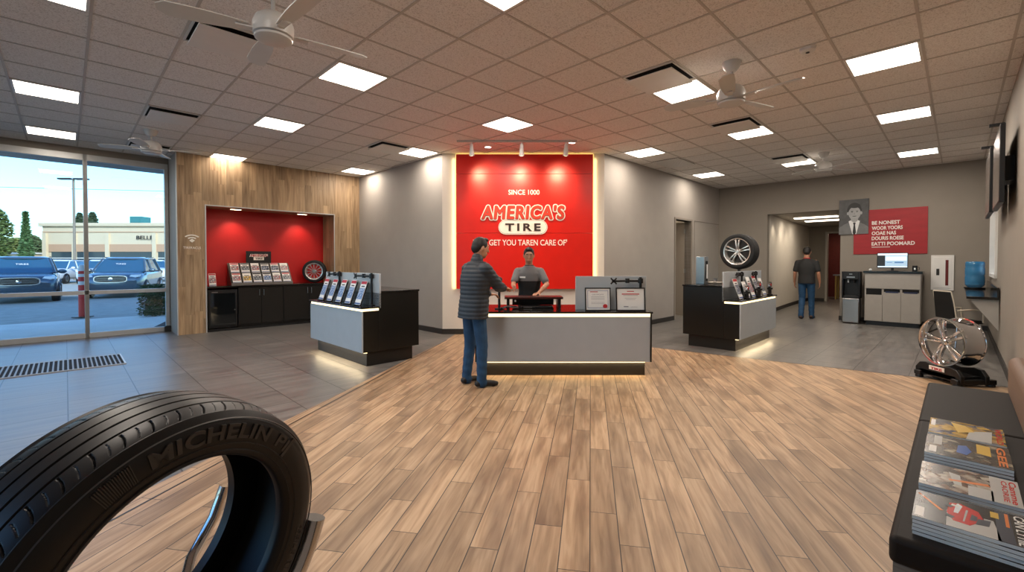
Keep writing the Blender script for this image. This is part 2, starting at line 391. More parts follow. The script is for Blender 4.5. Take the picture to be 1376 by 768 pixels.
for k in range(7): MB().box(-3.15,-3.03,.6+k*1.888,.67+k*1.888,0,3.3).build('mullion',ALU,o)
MB().box(-3.10,-3.09,.6,12,.1,3.2).build('window_pane',GLASS,o)
struct('trim_2',MB().box(1.5,1.62,12.08,12.17,0,.12),BASEB)
# wood wall v=11.3 with niche
NU0,NU1,NZ=2.11,4.87,2.71
ww=MB().box(1.62,NU0,11.3,12.1,0,H).box(NU1,5.55,11.3,12.1,0,H).box(NU0,NU1,11.3,12.1,NZ,H)
struct('wall_wood',ww,WOODW,smooth=0)
struct('wall_niche',MB().box(NU0,NU1,12.0,12.1,0,NZ),REDW)
struct('trim_3',MB().box(NU0-.012,NU0+.01,11.285,11.3,0,NZ+.01).box(NU0-.012,NU1+.012,11.285,11.3,NZ-.01,NZ+.012).box(NU1-.01,NU1+.012,11.285,11.3,0,NZ+.01).box(1.606,1.626,11.285,11.305,0,H),ALU)
struct('trim_4',MB().box(1.612,1.62,11.32,12.2,0,H),GREY_W)
# left grey wall u=5.55
YC=9.3
vl=YC*S2-5.55
struct('wall_left',MB().box(5.55,5.75,vl,12.1,0,H),GREY_W)
ur=YC*S2-5.22
xl=(5.55-vl)/S2; xr=(ur-5.22)/S2
struct('wall_centre',MB().box(xl,xr,YC,YC+.2,0,H),CREAM_W,room=False)
# right grey wall v=5.22 with door
D0,D1,DZ=11.22,12.2,2.62
struct('wall_right',MB().box(ur,D0,5.22,5.4,0,H).box(D1,14.4,5.22,5.4,0,H).box(D0,D1,5.22,5.4,DZ,H),GREY_W)
# back wall u=14.2 with hall opening
HV0,HV1,HZ=2.17,3.88,2.86
struct('wall_back',MB().box(14.2,14.4,-.47,HV0,0,H).box(14.2,14.4,HV1,5.22,0,H).box(14.2,14.4,HV0,HV1,HZ,H),TAUPE_W)
# right-hand side wall v=-.47 with a narrow window
WU0,WU1,WZ0,WZ1=11.3,13.3,1.22,2.6
struct('wall_side',MB().box(-3,WU0,-.67,-.47,0,H).box(WU1,14.4,-.67,-.47,0,H).box(WU0,WU1,-.67,-.47,0,WZ0).box(WU0,WU1,-.67,-.47,WZ1,H),TAUPE_W)
o=struct('window_3',MB().box(WU0,WU0+.06,-.6,-.44,WZ0,WZ1).box(WU1-.06,WU1,-.6,-.44,WZ0,WZ1).box(WU0,WU1,-.6,-.44,WZ0,WZ0+.06).box(WU0,WU1,-.6,-.44,WZ1-.06,WZ1),WHITE)
MB().box(WU0+.06,WU1-.06,-.56,-.55,WZ0+.06,WZ1-.06).build('window_pane',GLASS,parent=o)
struct('roof',MB().box(-3.2,27,-.7,12.42,3.95,5.2).box(-3.2,14.4,12.22,12.42,5.2,9).box(10.5,14.2,-4.2,-.7,2.75,2.95),TAUPE_W)  # includes a tall parapet and outer canopy, added out of view to block sun
# baseboards
struct('baseboard_left',MB().box(5.535,5.55,vl,11.3,0,.11),BASEB)
struct('baseboard_centre',MB().box(xl,xr,YC-.015,YC,0,.11),BASEB,room=False)
struct('baseboard_right',MB().box(ur,D0-.06,5.205,5.22,0,.11).box(D1+.06,14.2,5.205,5.22,0,.11),BASEB)
struct('baseboard_back',MB().box(14.185,14.2,-.47,HV0,0,.11).box(14.185,14.2,HV1,5.22,0,.11).box(14.2,14.4,HV0-.015,HV0,0,.11).box(14.17,14.4,HV0-.005,HV0+.012,0,.11),BASEB)
struct('baseboard_side',MB().box(-3,14.2,-.47,-.455,0,.11),BASEB)
# door frame, leaf and the small room behind
o=struct('door_1',MB().box(D0-.05,D0,5.2,5.42,0,DZ+.05).box(D1,D1+.05,5.2,5.42,0,DZ+.05).box(D0,D1,5.2,5.42,DZ,DZ+.05),mat('door_frame','8d857b',.5))
M_=Matrix.Translation((D1,5.4,0))@Matrix.Rotation(R(-78),4,'Z')
lf=MB().box(-.93,0,-.02,.02,.02,DZ-.02,M=M_).build('door_leaf',mat('door_leaf_paint','8a8176',.5),parent=o)
MB().box(-.02,.03,-.03,.03,1.2,1.32,M=M_).box(-.02,.03,-.03,.03,2.3,2.42,M=M_).box(-.02,.03,-.03,.03,.2,.32,M=M_).build('hinge',STEEL,parent=o)
struct('wall_closet',MB().box(10.4,10.5,5.4,8,0,3).box(13.4,13.5,5.4,8,0,3).box(10.4,13.5,8,8.1,0,3).box(10.4,13.5,5.4,8.1,3,3.1),OFFW)
struct('trim_5',MB().box(D1+.2,D1+.212,5.212,5.22,.11,DZ+.03).box(D1+.2,14.2,5.212,5.22,DZ+.02,DZ+.035),mat('panel_seam','79726a',.6))
pf=MB().box(12.2,12.8,7.93,7.99,1.35,2.3).build('picture_frame',BLACK,loc=(0,0,0),rz=A45); set_tags(pf,'dark picture frame on the cream wall seen through the open door','picture frame')
# hall
hv=lambda t: HV1+.0+ .55*t*t
hw=MB(); n=16; pts=[(14.4+6.4*i/n,HV1+.28*math.sin(PI/2*i/n)) for i in range(n+1)]
hw.prism(pts+[(20.8,5),(14.4,5)],0,HZ+.3)
struct('wall_hall_left',hw,CREAM_W)
struct('baseboard_hall',MB().prism([(a,b-.015) for a,b in pts]+pts[::-1],0,.11).box(20.635,20.65,3.65,4.2,0,.11),BASEB)
struct('wall_hall_back',MB().box(20.65,20.8,3.6,4.3,0,HZ+.3).box(20.65,20.8,2.0,2.5,0,HZ+.3).box(20.65,20.8,2.5,3.6,2.6,HZ+.3),TAUPE_W)
struct('wall_hall_right',MB().box(14.4,20.8,2.0,2.17,0,HZ+.3),TAUPE_W)
struct('roof_overhang',MB().box(-8,1.9,12.42,14.1,3.70,3.95),GREY_W)
struct('ceiling_hall',MB().box(14.4,24,1.5,5,HZ+.02,HZ+.12),mat('hall_ceiling','a59f97',.8))
o=struct('door_2',MB().box(20.6,20.82,3.55,3.62,0,2.65).box(20.6,20.82,2.5,2.56,0,2.65).box(20.6,20.82,2.5,3.62,2.6,2.66),mat('door_frame_light','b8b2a8',.5))
struct('wall_workshop',MB().box(23.5,23.6,1.5,5,0,3).box(20.8,23.6,1.4,1.5,0,3).box(20.8,23.6,4.9,5,0,3),mat('dark_red_brown_wall','5a1a12',.6,var=.1))
for i,(u,v) in enumerate(((16.2,3.1),(17.6,3.1))):
    p=MB().box(-.12,.12,-.55,.55,HZ-.012,HZ+.018).build('hall_light',mat('hall_diffuser','ffffff',.5,emit='fff0dc',es=4),loc=W(u,v),rz=A45)
    set_tags(p,['flat strip light in the hall ceiling, the nearer of two','flat strip light in the hall ceiling, the farther of two'][i],'ceiling light','hall ceiling lights')
    area('hall_lamp',W(u,v,HZ-.03),.24,1.1,14,(1,.86,.68),rot=(0,0,A45))
area('workshop_lamp',W(22.2,3.2,2.8),.6,.6,18,(1,.7,.5))
for i,u in enumerate((14.9,15.9,16.9)):
    spot('hall_wall_light',W(u,3.55,HZ-.03),W(u,4.05,1.6),14,(1,.84,.62),80,.8)
area('closet_lamp',W(11.9,6.8,2.9),.5,.5,30,(1,.88,.7))

# ---------------------------------------------------------------- ceiling fixtures
WARM=(1,.89,.78)
def cell(i,j): return 2.5+T*i,.62+T*j
DIFF=mat('light_diffuser','ffffff',.5,emit='fff1df',es=PANEL_E)
lt=empty('ceiling_light','square ceiling light','ceiling light',(0,0,0),A45,'square ceiling lights')
fr=MB(); a=T/2-.012
for s in (-1,1): fr.box(-a,a,s*a-.012*s-.012,s*a-.012*s+.012,H-.012,H-.001).box(s*a-.012*s-.012,s*a-.012*s+.012,-a,a,H-.012,H-.001)
fr.build('frame',WHITE,lt); MB().box(-a+.02,a-.02,-a+.02,a-.02,H-.008,H-.002).build('diffuser',DIFF,lt,smooth=0)
L=[(-4,12,'square ceiling light near the window, third from the glass'),(-4,7,'square ceiling light cut off by the top edge, nearest the big tyre'),(-4,16,'square ceiling light close above the window'),
(0,7,'large square ceiling light right of the vent and fan near the big tyre'),(0,11,'square ceiling light before the wood wall, above the niche'),(0,16,'square ceiling light right above the wood wall near the window'),
(4,7,'square ceiling light just in front of the red panel'),(4,11,'square ceiling light over the left grey wall with a vent beside it'),(4,15,'small square ceiling light at the far right end of the wood wall'),
(9,6,'square ceiling light just right of the red panel'),(14,6,'small square ceiling light above the open door'),
(5,3,'square ceiling light with a vent and the large right fan beside it'),(9,3,'square ceiling light behind the large right fan'),(14,3,'square ceiling light beside the farthest fan'),
(0,3,'square ceiling light cut off at the top middle of the view'),
(6,0,'nearest square ceiling light along the side wall'),(10,0,'middle square ceiling light along the side wall'),(15,0,'farthest square ceiling light along the side wall')]
for n,(i,j,lb) in enumerate(L):
    u,v=cell(i,j)
    o=lt if n==0 else dup(lt)
    o.location=W(u,v); o['label']=lb
    area('panel_lamp',W(u,v,H-.02),.55,.55,PANEL_W*{(-4,12):.55,(-4,16):.4,(0,16):.2,(4,15):.5,(4,11):.65,(9,6):.7,(14,6):.6}.get((i,j),1),WARM,rot=(0,0,A45))
for i,j in ((-4,3),(0,-1+0)): 
    if j>0: area('panel_lamp',W(*cell(i,j),H-.02),.55,.55,PANEL_W,WARM,rot=(0,0,A45))
vt=empty('ceiling_vent','air vent','vent',(0,0,0),A45,'square ceiling air vents')
MB().box(-a,a,-a,a,H-.004,H-.0005).build('duct_shade_sheet',BLACKHOLE,vt)  # flat black sheet painted as the shade in the duct gap
MB().box(-a+.03,a-.03,-a+.03,a-.03,H-.062,H-.05).build('face_plate',WHITE,vt,bevel=.004)
fr2=MB()
for s in (-1,1): fr2.box(-a,a,s*(a-.01)-.01,s*(a-.01)+.01,H-.014,H-.001).box(s*(a-.01)-.01,s*(a-.01)+.01,-a,a,H-.014,H-.001)
fr2.build('frame',WHITE,vt)
for n,(i,j,lb) in enumerate([(-2,7,'large air vent partly behind the nearest left fan'),(-2,12,'air vent between the window and the nearest left fan'),(-2,16,'air vent just above the far left fan at the window'),(3,11,'air vent beside the light over the left grey wall'),(4,3,'air vent beside the light next to the large right fan'),(8,3,'air vent behind the large right fan'),(13,3,'air vent beside the farthest fan')]):
    o=vt if n==0 else dup(vt)
    o.location=W(*cell(i,j)); o['label']=lb
o=empty('return_grille','louvred return air grille above the right grey wall','vent',W(9.76,4.58),A45)
MB().box(-.45,.45,-.3,.3,H-.010,H-.0065).build('duct_shade_sheet',mat('grille_shadow','5f5a55',.8),o)
gm=MB()
for k in range(14): gm.box(-.44,.44,-.29+k*.0435,-.265+k*.0435,H-.020,H-.010)
gm.build('slats',WHITE,o)
sm=empty('smoke_detector','round white smoke detector on the ceiling above the fans','smoke detector',W(5.55,1.15,H))
MB().lathe([(.0,-.045),(.05,-.045),(.07,-.03),(.075,0)]).build('housing',WHITE,sm); MB().lathe([(0,-.05),(.018,-.05),(.018,-.044)]).build('sensor',DGREY,sm)
# ceiling fans
def blade_mb(ang,r0=.17,r1=.72,w=.075):
    b=MB(); n=10; pts=[]
    M=Matrix.Rotation(ang,4,'Z')@Matrix.Rotation(R(13),4,'X')
    for i in range(n+1):
        t=i/n; x=r0+(r1-r0)*t; ww=w*(.62+.38*math.sin(min(1,t*1.6)*PI/2))*(1 if t<.9 else math.sqrt(max(0.05,1-((t-.9)/.1)**2*.8)))
        pts.append((x,ww))
    V=[];
    for x,ww in pts:
        for yy,zz in ((-ww,.004),(ww,.004),(ww,-.004),(-ww,-.004)): V.append(M@Vector((x,yy,zz)))
    F=[]
    for i in range(n):
        for k in range(4): F.append((i*4+k,i*4+(k+1)%4,(i+1)*4+(k+1)%4,(i+1)*4+k))
    F+=[(3,2,1,0),(n*4,n*4+1,n*4+2,n*4+3)]
    b.add(V,F); return b
FANW=mat('fan_white','d4d2ce',.35,var=.02)
def fan(u,v,zb,angs,label,r1=.72):
    p=W(u,v); o=empty('ceiling_fan',label,'ceiling fan',(p.x,p.y,0),0,'white ceiling fans')
    MB().lathe([(.0,zb+.0),(.12,zb+.0),(.145,zb+.015),(.15,zb+.06),(.15,zb+.10),(.13,zb+.15),(.09,zb+.18),(.03,zb+.19),(.02,zb+.21)],seg=40).build('motor_housing',FANW,o)
    MB().lathe([(0,zb-.03),(.1,zb-.03),(.135,zb-.015),(.14,zb+.0)],seg=40).build('bottom_cap',FANW,o)
    MB().tube((0,0,zb+.18),(0,0,H-.08),.016).build('downrod',FANW,o)
    MB().lathe([(.02,H-.11),(.05,H-.105),(.085,H-.06),(.1,H-.015),(.1,H)],seg=32).build('canopy',FANW,o)
    for aa in angs:
        x=R(aa); b=blade_mb(x,r1=r1); b.v=[(q[0],q[1],q[2]+zb+.05) for q in b.v]; bo=b.build('blade',FANW,o)
        M=Matrix.Rotation(x,4,'Z'); h=MB().box(.12,.26,-.03,.03,zb+.035,zb+.047,M=M); h.build('blade_bracket',FANW,bo)
    return o
fan(1.205,3.915,3.30,[209,38,130,318],'white ceiling fan nearest the camera, cut off by the top edge',.75)
fan(5.34,1.84,3.30,[151,-51,27,240],'large white ceiling fan before the right-hand lights')
fan(1.06,9.78,3.38,[20,110,200,290],'white ceiling fan close to the big window')
fan(11.06,1.99,3.38,[15,105,195,285],'smallest white ceiling fan, near the hall opening')
# track light
tk=empty('track_light','white track with three spot heads on the ceiling before the red panel','track light',(0,8.3,0))
MB().box(-1.02,1.2,-.02,.02,H-.035,H-.001).build('track',mat('track_white','c9c5c0',.4),tk,bevel=.003)
for x,tx in ((-.75,-.49),(.18,.24),(1.0,.98)):
    h=MB().tube((x,0,H-.035),(x,0,H-.09),.012).tube((x,-.02,H-.08),(x,.07,H-.26),.03,.048,seg=20).tube((x,-.03,H-.07),(x,-.02,H-.1),.02,.03)
    ho=h.build('spot_head',WHITE,tk); MB().tube((x,.0703,H-.2605),(x,.0707,H-.2612),.04).build('lens',mat('spot_lens','ffffff',.4,emit='ffe0b0',es=10),ho)
    spot('track_spot',(x,8.38,H-.29),(tx,9.19,3.15),60,(1,.76,.46),66,1.0,.05)
    spot('track_wash',(x,8.38,H-.3),(tx,9.19,2.2),45,(1,.74,.46),75,.9,.03)
for n,(x,y) in enumerate(((-.47,8.77),(1.13,8.42+.03))):
    d=empty('downlight',['round recessed downlight behind the left half of the track','round recessed downlight by the right end of the track'][n],'downlight',(x,y,H),0,'round recessed downlights')
    MB().lathe([(.06,-.001),(.062,-.008),(.09,-.008),(.095,0)],seg=32).build('trim_ring',WHITE,d); MB().lathe([(0,-.003),(.062,-.003)],seg=32).build('lamp_face',DIFF,d)
# ---------------------------------------------------------------- red brand panel
bp=empty('brand_panel','tall glossy red wall panel lit by spots with white lettering','wall panel',(0,9.2,0))
pm=MB(); X0,X1=-1.15,1.665
for z0,z1 in ((.95,2.095),(2.10,3.31),(3.315,3.715)): pm.box(X0,X1,-.0,.04,z0,z1)
pm.build('panel_board',RED,bp,bevel=.003)
led=MB().box(X0-.010,X0-.002,.02,.05,.95,3.72).box(X1+.002,X1+.012,.02,.05,.95,3.72).box(X0,X1,.02,.05,3.717,3.727)
led.build('led_strip',mat('panel_led','ffe9a0',.5,emit='ffd878',es=1.7),bp)
area('panel_glow_left',(X0-.06,9.27,2.3),.05,2.7,1.5,(1,.78,.36),rot=(R(90),0,0))
area('panel_glow_right',(X1+.06,9.27,2.3),.05,2.7,1.5,(1,.78,.36),rot=(R(90),0,0))
XD,YD=(1,0,0),(0,0,1)
LOGO_R=mat('logo_red','d8402a',.4); LOGO_D=mat('logo_dark','3a2a26',.4); LOGO_W=mat('logo_white','fbf3e6',.4)
def logo(parent,cx,cz,w,y=0,d=.02):
    h=w*.165; K=dict(space=1.13,shear=.1,ref=True)
    def ring(r,off,dd,y0,n=12):
        m=MB()
        for i in range(n+1):
            t=2*PI*i/n; q=r if i<n else 0
            m.text("AMERICA'S",(cx+q*math.cos(t),y0-i*.00004,cz+q*math.sin(t)),XD,YD,w*.93,h*.9,dd,offset=off,**K)
        return m
    ring(w*.021,0,d,y,20).build('word_outline',LOGO_W,parent)
    ring(w*.0095,0,d*.3,y-d,12).build('word_edge',LOGO_D,parent)
    ring(w*.0062,0,d*.3,y-d*1.3,12).build('word_face',LOGO_R,parent)
    pw,ph=w*.56,w*.165; zc=cz-h*.5-ph*.52; n=10
    def pill(a,b): return [(cx+s*(a/2-b/2)+b/2*math.cos(t)*1,zc+b/2*math.sin(t)) for s,t in [(1,-PI/2+PI*i/n) for i in range(n+1)]+[(-1,PI/2+PI*i/n) for i in range(n+1)]]
    MB().prism(pill(pw,ph),y-d,y,'y').build('pill_plate',LOGO_W,parent)
    MB().prism(pill(pw*.97,ph*.9),y-d*1.05,y-d,'y').prism(pill(pw*.96,ph*.87),y-d*1.1,y-d*1.05,'y',1).build('pill_ring',[LOGO_D,LOGO_W],parent)
    MB().text("TIRE",(cx,y-d*1.1,zc),XD,YD,pw*.72,ph*.52,d*.4,offset=.03,space=1.35).build('small_word',LOGO_D,parent)
logo(bp,.225,2.52,1.80,0,.03)
MB().text("SINCE 1000",(.245,0,2.935),XD,YD,.64,.10,.012,offset=.012).build('lettering',LOGO_W,bp)
MB().text("LET'S GET YOU TAREN CARE OF'",(.165,0,1.905),XD,YD,1.93,.125,.012,offset=.012).build('lettering',LOGO_W,bp)

# ---------------------------------------------------------------- service desks
def ledge_desk(root,L,back_depth,zb=1.08,zl=.86,flip=1):
    """local x along the face (0..L), y into the desk; face at y=0"""
    MB().box(.06,L-.06,.1,back_depth-.08,0,.21).build('plinth',DGREY,root,bevel=.004)
    MB().box(0,L,.02,.27,.21,zl-.06).box(0,L,.27,back_depth,.21,zb-.03).build('body',BLKLAM,root,bevel=.003)
    MB().box(.0,L,.0,.02,.21,zl-.06).build('front_panel',GREYLAM,root,bevel=.003)
    MB().box(.01,L-.01,.012,.265,zl-.06,zl-.025).build('led_strip',LED,root)
    MB().box(-.01,L+.01,-.015,.275,zl-.025,zl).build('ledge_top',CTOP,root,bevel=.003)
    MB().box(-.012,L+.012,.30,back_depth+.01,zb-.03,zb).build('worktop',CTOP,root,bevel=.004)
    MB().box(0,L,.27,.30,zl-.03,1.335).build('divider_panel',GREYLAM,root,bevel=.003)
    MB().box(.02,L-.02,.05,.09,.196,.206).build('underglow_strip',LED,root)
def underglow(P0,P1,h=.19,power=6):
    P0=Vector(P0);P1=Vector(P1);c=(P0+P1)/2; d=P1-P0
    return area('underglow',(c.x,c.y,h),d.length,.04,power,(1,.78,.48),rot=(0,0,math.atan2(d.y,d.x)))
# left desk: face plane u=2.95, v 5.95..7.8 ; local x -> -v, local y -> +u  (rotz=-45)
dl=empty('service_desk','blue-grey fronted service desk with brochures, left of the main counter','counter',W(2.95,7.82),R(-45))
ledge_desk(dl,1.87,.94)
underglow(W(2.99,7.7),W(2.99,6.0))
# right desk: face plane v=2.54, u 7.9..9.93, depth +v ; local x -> u? mirrored: x->-? use x=-u : rotz=45+180 gives y=-v ; so use x=u,y=v
dr=empty('service_desk','grey fronted service desk with car parts, right of the main counter','counter',W(7.9,2.54),A45)
ledge_desk(dr,2.02,.98,zb=1.10)
underglow(W(8.0,2.58),W(9.85,2.58))
# main counter
dc=empty('reception_counter','long grey fronted main counter with glowing edge before the red panel','counter',(0,5.75,0))
CX0,CX1=-.48,1.82
MB().box(CX0+.06,CX1-.06,.14,.95,0,.2).build('plinth',DGREY,dc,bevel=.004)
MB().box(CX0+.02,CX1-.02,.07,1.0,.2,.79).box(CX0,CX0+.02,.04,1.0,.2,.83).box(CX1-.02,CX1,.04,1.0,.2,.83).build('body',BLKLAM,dc,bevel=.003)
MB().box(CX0+.02,CX1-.02,.05,.07,.2,.79).build('front_panel',GREYLAM,dc,bevel=.002)
MB().box(CX0+.02,CX1-.01,.055,.3,.79,.833).build('led_strip',LED,dc)
MB().box(CX0-.01,CX1+.01,.03,1.02,.833,.858).build('counter_top',CTOP,dc,bevel=.003)
MB().box(.86,1.815,.28,.31,.858,1.31).build('divider_panel',GREYLAM,dc,bevel=.003)
MB().box(CX0+.03,CX1-.08,.075,.11,.186,.197).build('underglow_strip',LED,dc)
underglow((CX0+.03,5.86,0),(CX1-.05,5.86,0),power=12)

# brochures
PIC=[spotpic('photo_blue',['e8ecf0','6f8fb8','2c4a86','c8d0dc'],60),spotpic('photo_grey',['d8d8d4','7c8088','24262c','a8b0b8'],60),spotpic('photo_yellow',['f0e8d8','e0b030','4a4030','c8c8c8'],60),spotpic('photo_dark',['0c0c10','2c3040','6a7890','d0d0d0'],60),spotpic('photo_mixed',['f2efe8','b0504a','506880','e0dcd0'],60)]
PAPER=mat('brochure_paper','eceae6',.5,var=.02); INKR=mat('ink_red','c02830',.45); INKB=mat('ink_blue','2c4a8c',.45); INKD=mat('ink_dark','222428',.45)
def brochure(loc,rz,label,group,pic=0,w=.13,h=.26,head=1,lean=25,cat='brochure',t=.006):
    """stands leaning back; local -y is the front; base at z=0"""
    m=MB().box(-w/2,w/2,0,t,0,h,0)
    e=.0006
    m.box(-w/2+.004,w/2-.004,-e,0,h*.22,h*.70,1)
    if head: m.box(-w/2+.004,w/2-.004,-e,0,h*.86,h*.98,2)
    m.box(-w/2+.004,w/2-.004,-e,0,h*.02,h*.08,3)
    m.box(-w*.3,w*.3,-e,0,h*.74,h*.79,4)
    o=m.build('brochure',[PAPER,PIC[pic],INKR if head==1 else INKD,INKB,INKD],loc=loc,rot=(-R(lean),0,rz),smooth=0)
    return set_tags(o,label,cat,group)
def easel(parent,x,y,z,w,h,lean,m):
    """slanted back board (part)"""
    M=Matrix.Translation((x,y,z))@Matrix.Rotation(-R(lean),4,'X'); return MB().box(-w/2,w/2,0,.008,0,h,M=M).box(-w/2,w/2,-.03,0,0,.012,M=M)
ords=['farthest from the camera','second from the far end','middle one','second from the near end','nearest the main counter']
LD=lambda x,y,z: dl.matrix_basis@Vector((x,y,z))
for k in range(5):
    x=.18+k*.335
    p=Matrix.Translation(W(2.95,7.82))@Matrix.Rotation(R(-45),4,'Z')@Vector((x,.1,.872))
    brochure(p,R(-45),'red-topped car brochure on the left desk ledge, '+ords[k],'brochures on the left desk ledge',pic=0,w=.17,h=.37,lean=20)
    M=Matrix.Translation((x+.0,.1,.861))@Matrix.Rotation(-R(20),4,'X')
    p=Matrix.Translation(W(2.95,7.82))@Matrix.Rotation(R(-45),4,'Z')@Vector((x,.1,.861))
    h=empty('brochure_stand','dark sloping stand behind the left desk brochure '+ords[k],'brochure stand',p,R(-45),'sloping stands on the left desk ledge')
    M=Matrix.Rotation(-R(20),4,'X')
    MB().box(-.1,.1,.009,.016,0,.36,M=M).build('back_board',DGREY,h); MB().box(-.1,.1,-.025,.016,.0,.009,M=M).build('lip',DGREY,h)
# monitor arms
def monitor_arm(loc,rz,label,zt=.36,reach=.3):
    """base at loc; stands vertical, horizontal arm to local -x at height zt"""
    o=empty('monitor_mount',label,'monitor arm',loc,rz,'empty black monitor arms')
    MB().tube((0,0,.0),(0,0,zt+.05),.018).lathe([(0,0),(.045,0),(.045,.012),(.02,.02)],c=(0,0,0)).build('pole',BLACK,o)
    MB().tube((0,0,zt),(-reach*.5,-.015,zt+.005),.017).tube((-reach*.5,-.015,zt+.005),(-reach,-.03,zt),.015).build('arm',BLACK,o)
    MB().tube((0,0,zt-.03),(0,0,zt+.035),.034).tube((-reach*.5,-.015,zt-.025),(-reach*.5,-.015,zt+.035),.028).build('joint',BLACK,o)
    b=MB(); 
    for a in (45,135,225,315):
        b.box(0,.055,-.006,.006,-.009,.009,M=Matrix.Translation((-reach-.01,-.045,zt))@Matrix.Rotation(R(a),4,'Y'))
    b.tube((-reach-.01,-.05,zt),(-reach-.01,-.02,zt),.02)
    b.build('mounting_plate',BLACK,o); return o
MD=Matrix.Translation(W(2.95,7.82))@Matrix.Rotation(R(-45),4,'Z')
monitor_arm(MD@Vector((1.72,.23,.861)),R(-45),'black monitor arm with tall pole on the left desk, right end',.43,.42)
monitor_arm(MD@Vector((.62,.235,.861)),R(-45),'black monitor arm on the left desk, end towards the window',.44,.3)
monitor_arm((1.72,5.97,.859),0,'black monitor arm on the main counter behind the certificates',.39,.36)
MR=Matrix.Translation(W(7.9,2.54))@Matrix.Rotation(A45,4,'Z')
# certificates
def cert(x0,x1,z1,label,red):
    o=empty('certificate_frame',label,'framed certificate',((x0+x1)/2,5.88,.859),0,'framed certificates on the counter',rx=-R(6))
    w=x1-x0;h=z1-.859; t=.014
    MB().box(-w/2,w/2,-.01,.01,0,t).box(-w/2,w/2,-.01,.01,h-t,h).box(-w/2,-w/2+t,-.01,.01,t,h-t).box(w/2-t,w/2,-.01,.01,t,h-t).build('frame',BLACK,o,bevel=.002)
    m=MB().box(-w/2+t,w/2-t,-.002,.004,t,h-t,0)
    e=-.0028
    def r(a,b,c,d,k): m.box(-w/2+a*w,-w/2+b*w,e,-.002,c*h,d*h,k)
    if not red:
        for q in ((.1,.9,.12,.135),(.1,.9,.86,.875),(.1,.112,.12,.87),(.888,.9,.12,.87)): r(*q,1)
        r(.2,.5,.8,.83,2); m.text("CERTIFICATE",(0,e,h*.7),XD,YD,w*.45,h*.05,.0005,3); 
        for z in (.6,.54,.48,.36,.3): r(.24,.76,z,z+.012,3)
        m.prism([(w*.28+w*.09*math.cos(2*PI*i/16),h*.2+w*.08*math.sin(2*PI*i/16)) for i in range(16)],e-.0006,e,'y',2)
    else:
        r(.38,.62,.82,.85,2); r(.2,.8,.7,.74,2); r(.25,.75,.65,.665,3); r(.3,.7,.54,.55,3); r(.34,.66,.48,.49,3); r(.26,.42,.16,.2,3); r(.5,.72,.16,.17,3)
    m.build('certificate_sheet',[LINER,INKB,INKR,mat('ink_grey','8a8a90',.6)],o,smooth=0)
    MB().box(-.02,.02,.01,.1,0,.006,M=None).box(-.02,.02,.01,.016,0,h*.6).build('easel_leg',BLACK,o)
cert(.965,1.305,1.165,'black framed certificate with blue border and red seal on the counter',False)
cert(1.375,1.76,1.165,'black framed certificate with red heading beside the monitor arm',True)
# riser on main counter
rs=empty('counter_riser','low black shelf riser on the main counter in front of the employee','shelf riser',(.305,6.38,.859))
MB().box(-.41,.41,-.16,.16,.125,.155).build('shelf',mat('dark_red_brown_top','3a1512',.3),rs,bevel=.004)
for x in (-.36,.36): MB().box(x-.02,x+.02,-.13,.13,0,.125).build('leg',BLACK,rs)
MB().box(-.3,.3,.1,.12,.02,.11).build('back_board',BLACK,rs)
for x in (-.26,.3): MB().tube((x,-.15,.1),(x,-.12,.1),.012).build('knob',WHITE,rs)
kb=empty('card_terminal','flat black device with silver badge under the counter riser','device',(.33,6.25,.859))
MB().box(-.2,.24,-.06,.1,0,.03).build('housing',BLACK,kb,bevel=.006); MB().box(-.17,-.05,-.063,-.06,.008,.02).build('badge',STEEL,kb)
ms=empty('cable_tangle','small heap of black cable beside the counter riser','cable',(-.03,6.1,.859))
pt=[(.1*math.cos(t*.9)*(1+.2*math.sin(t*2.3)),.05*math.sin(t*1.1),.012+.012*(1+math.sin(t*1.7))) for t in [i*.25 for i in range(60)]]
MB().path(pt,.006,seg=8).build('cable',mat('cable_grey','3a3838',.4),ms)
sc=empty('barcode_scanner','black scanner on a slim stand beside the customer','scanner',(-.175,6.12,.859))
MB().lathe([(0,0),(.06,0),(.06,.012),(.02,.02),(0,.02)]).build('base',BLACK,sc); MB().tube((0,0,.01),(0,0,.36),.017).build('pole',BLACK,sc)
MB().ball((0,-.005,.4),(.045,.04,.045)).tube((0,0,.36),(0,0,.4),.022).build('head',BLACK,sc); MB().tube((0,-.045,.41),(0,-.035,.408),.022).build('scan_window',STEEL,sc)

# ---------------------------------------------------------------- wheels
def tyre_profile(R0,rb,w,groove=True,n=28):
    """closed profile (r,h) with h across the width, outer face at h=0, inner face at -w"""
    sw=w*.5; P=[]
    # outer sidewall from bead to shoulder
    P+= [(rb,-.022*w/.2),(rb,-.008),(rb+.008,-.002),(rb+(R0-rb)*.25,.0),(rb+(R0-rb)*.5,.004),(rb+(R0-rb)*.72,.0),(rb+(R0-rb)*.86,-.007),(R0-.008,-.018),(R0-.003,-.027)]
    m=8*5
    gs=[.22,.40,.60,.78]
    for i in range(1,m):
        t=i/m; h=-.027-(w-.054)*t; cr=.004*(1-(2*t-1)**2)-.003
        P.append((R0+cr,h))
    body=P[9:]; P=P[:9]
    out=[]
    for (r,h) in body:
        out.append((r,h))
    if groove:
        o2=[]
        for k,(r,h) in enumerate(out):
            t=(-h-.027)/(w-.054); d=0
            if any(abs(t-g_)<.017 for g_ in gs): d=.008
            o2.append((r-d,h))
        out=o2
    P+=out
    P+=[(R0-.003,-w+.027),(R0-.008,-w+.018),(rb+(R0-rb)*.72,-w),(rb+(R0-rb)*.5,-w-.004),(rb+(R0-rb)*.25,-w),(rb+.008,-w+.002),(rb,-w+.008),(rb,-w+.022)]
    # inner liner back to start
    P+=[(rb+.012,-w+.03),(R0-.03,-w+.035),(R0-.018,-w*.5),(R0-.03,-.035),(rb+.012,-.03)]
    return P
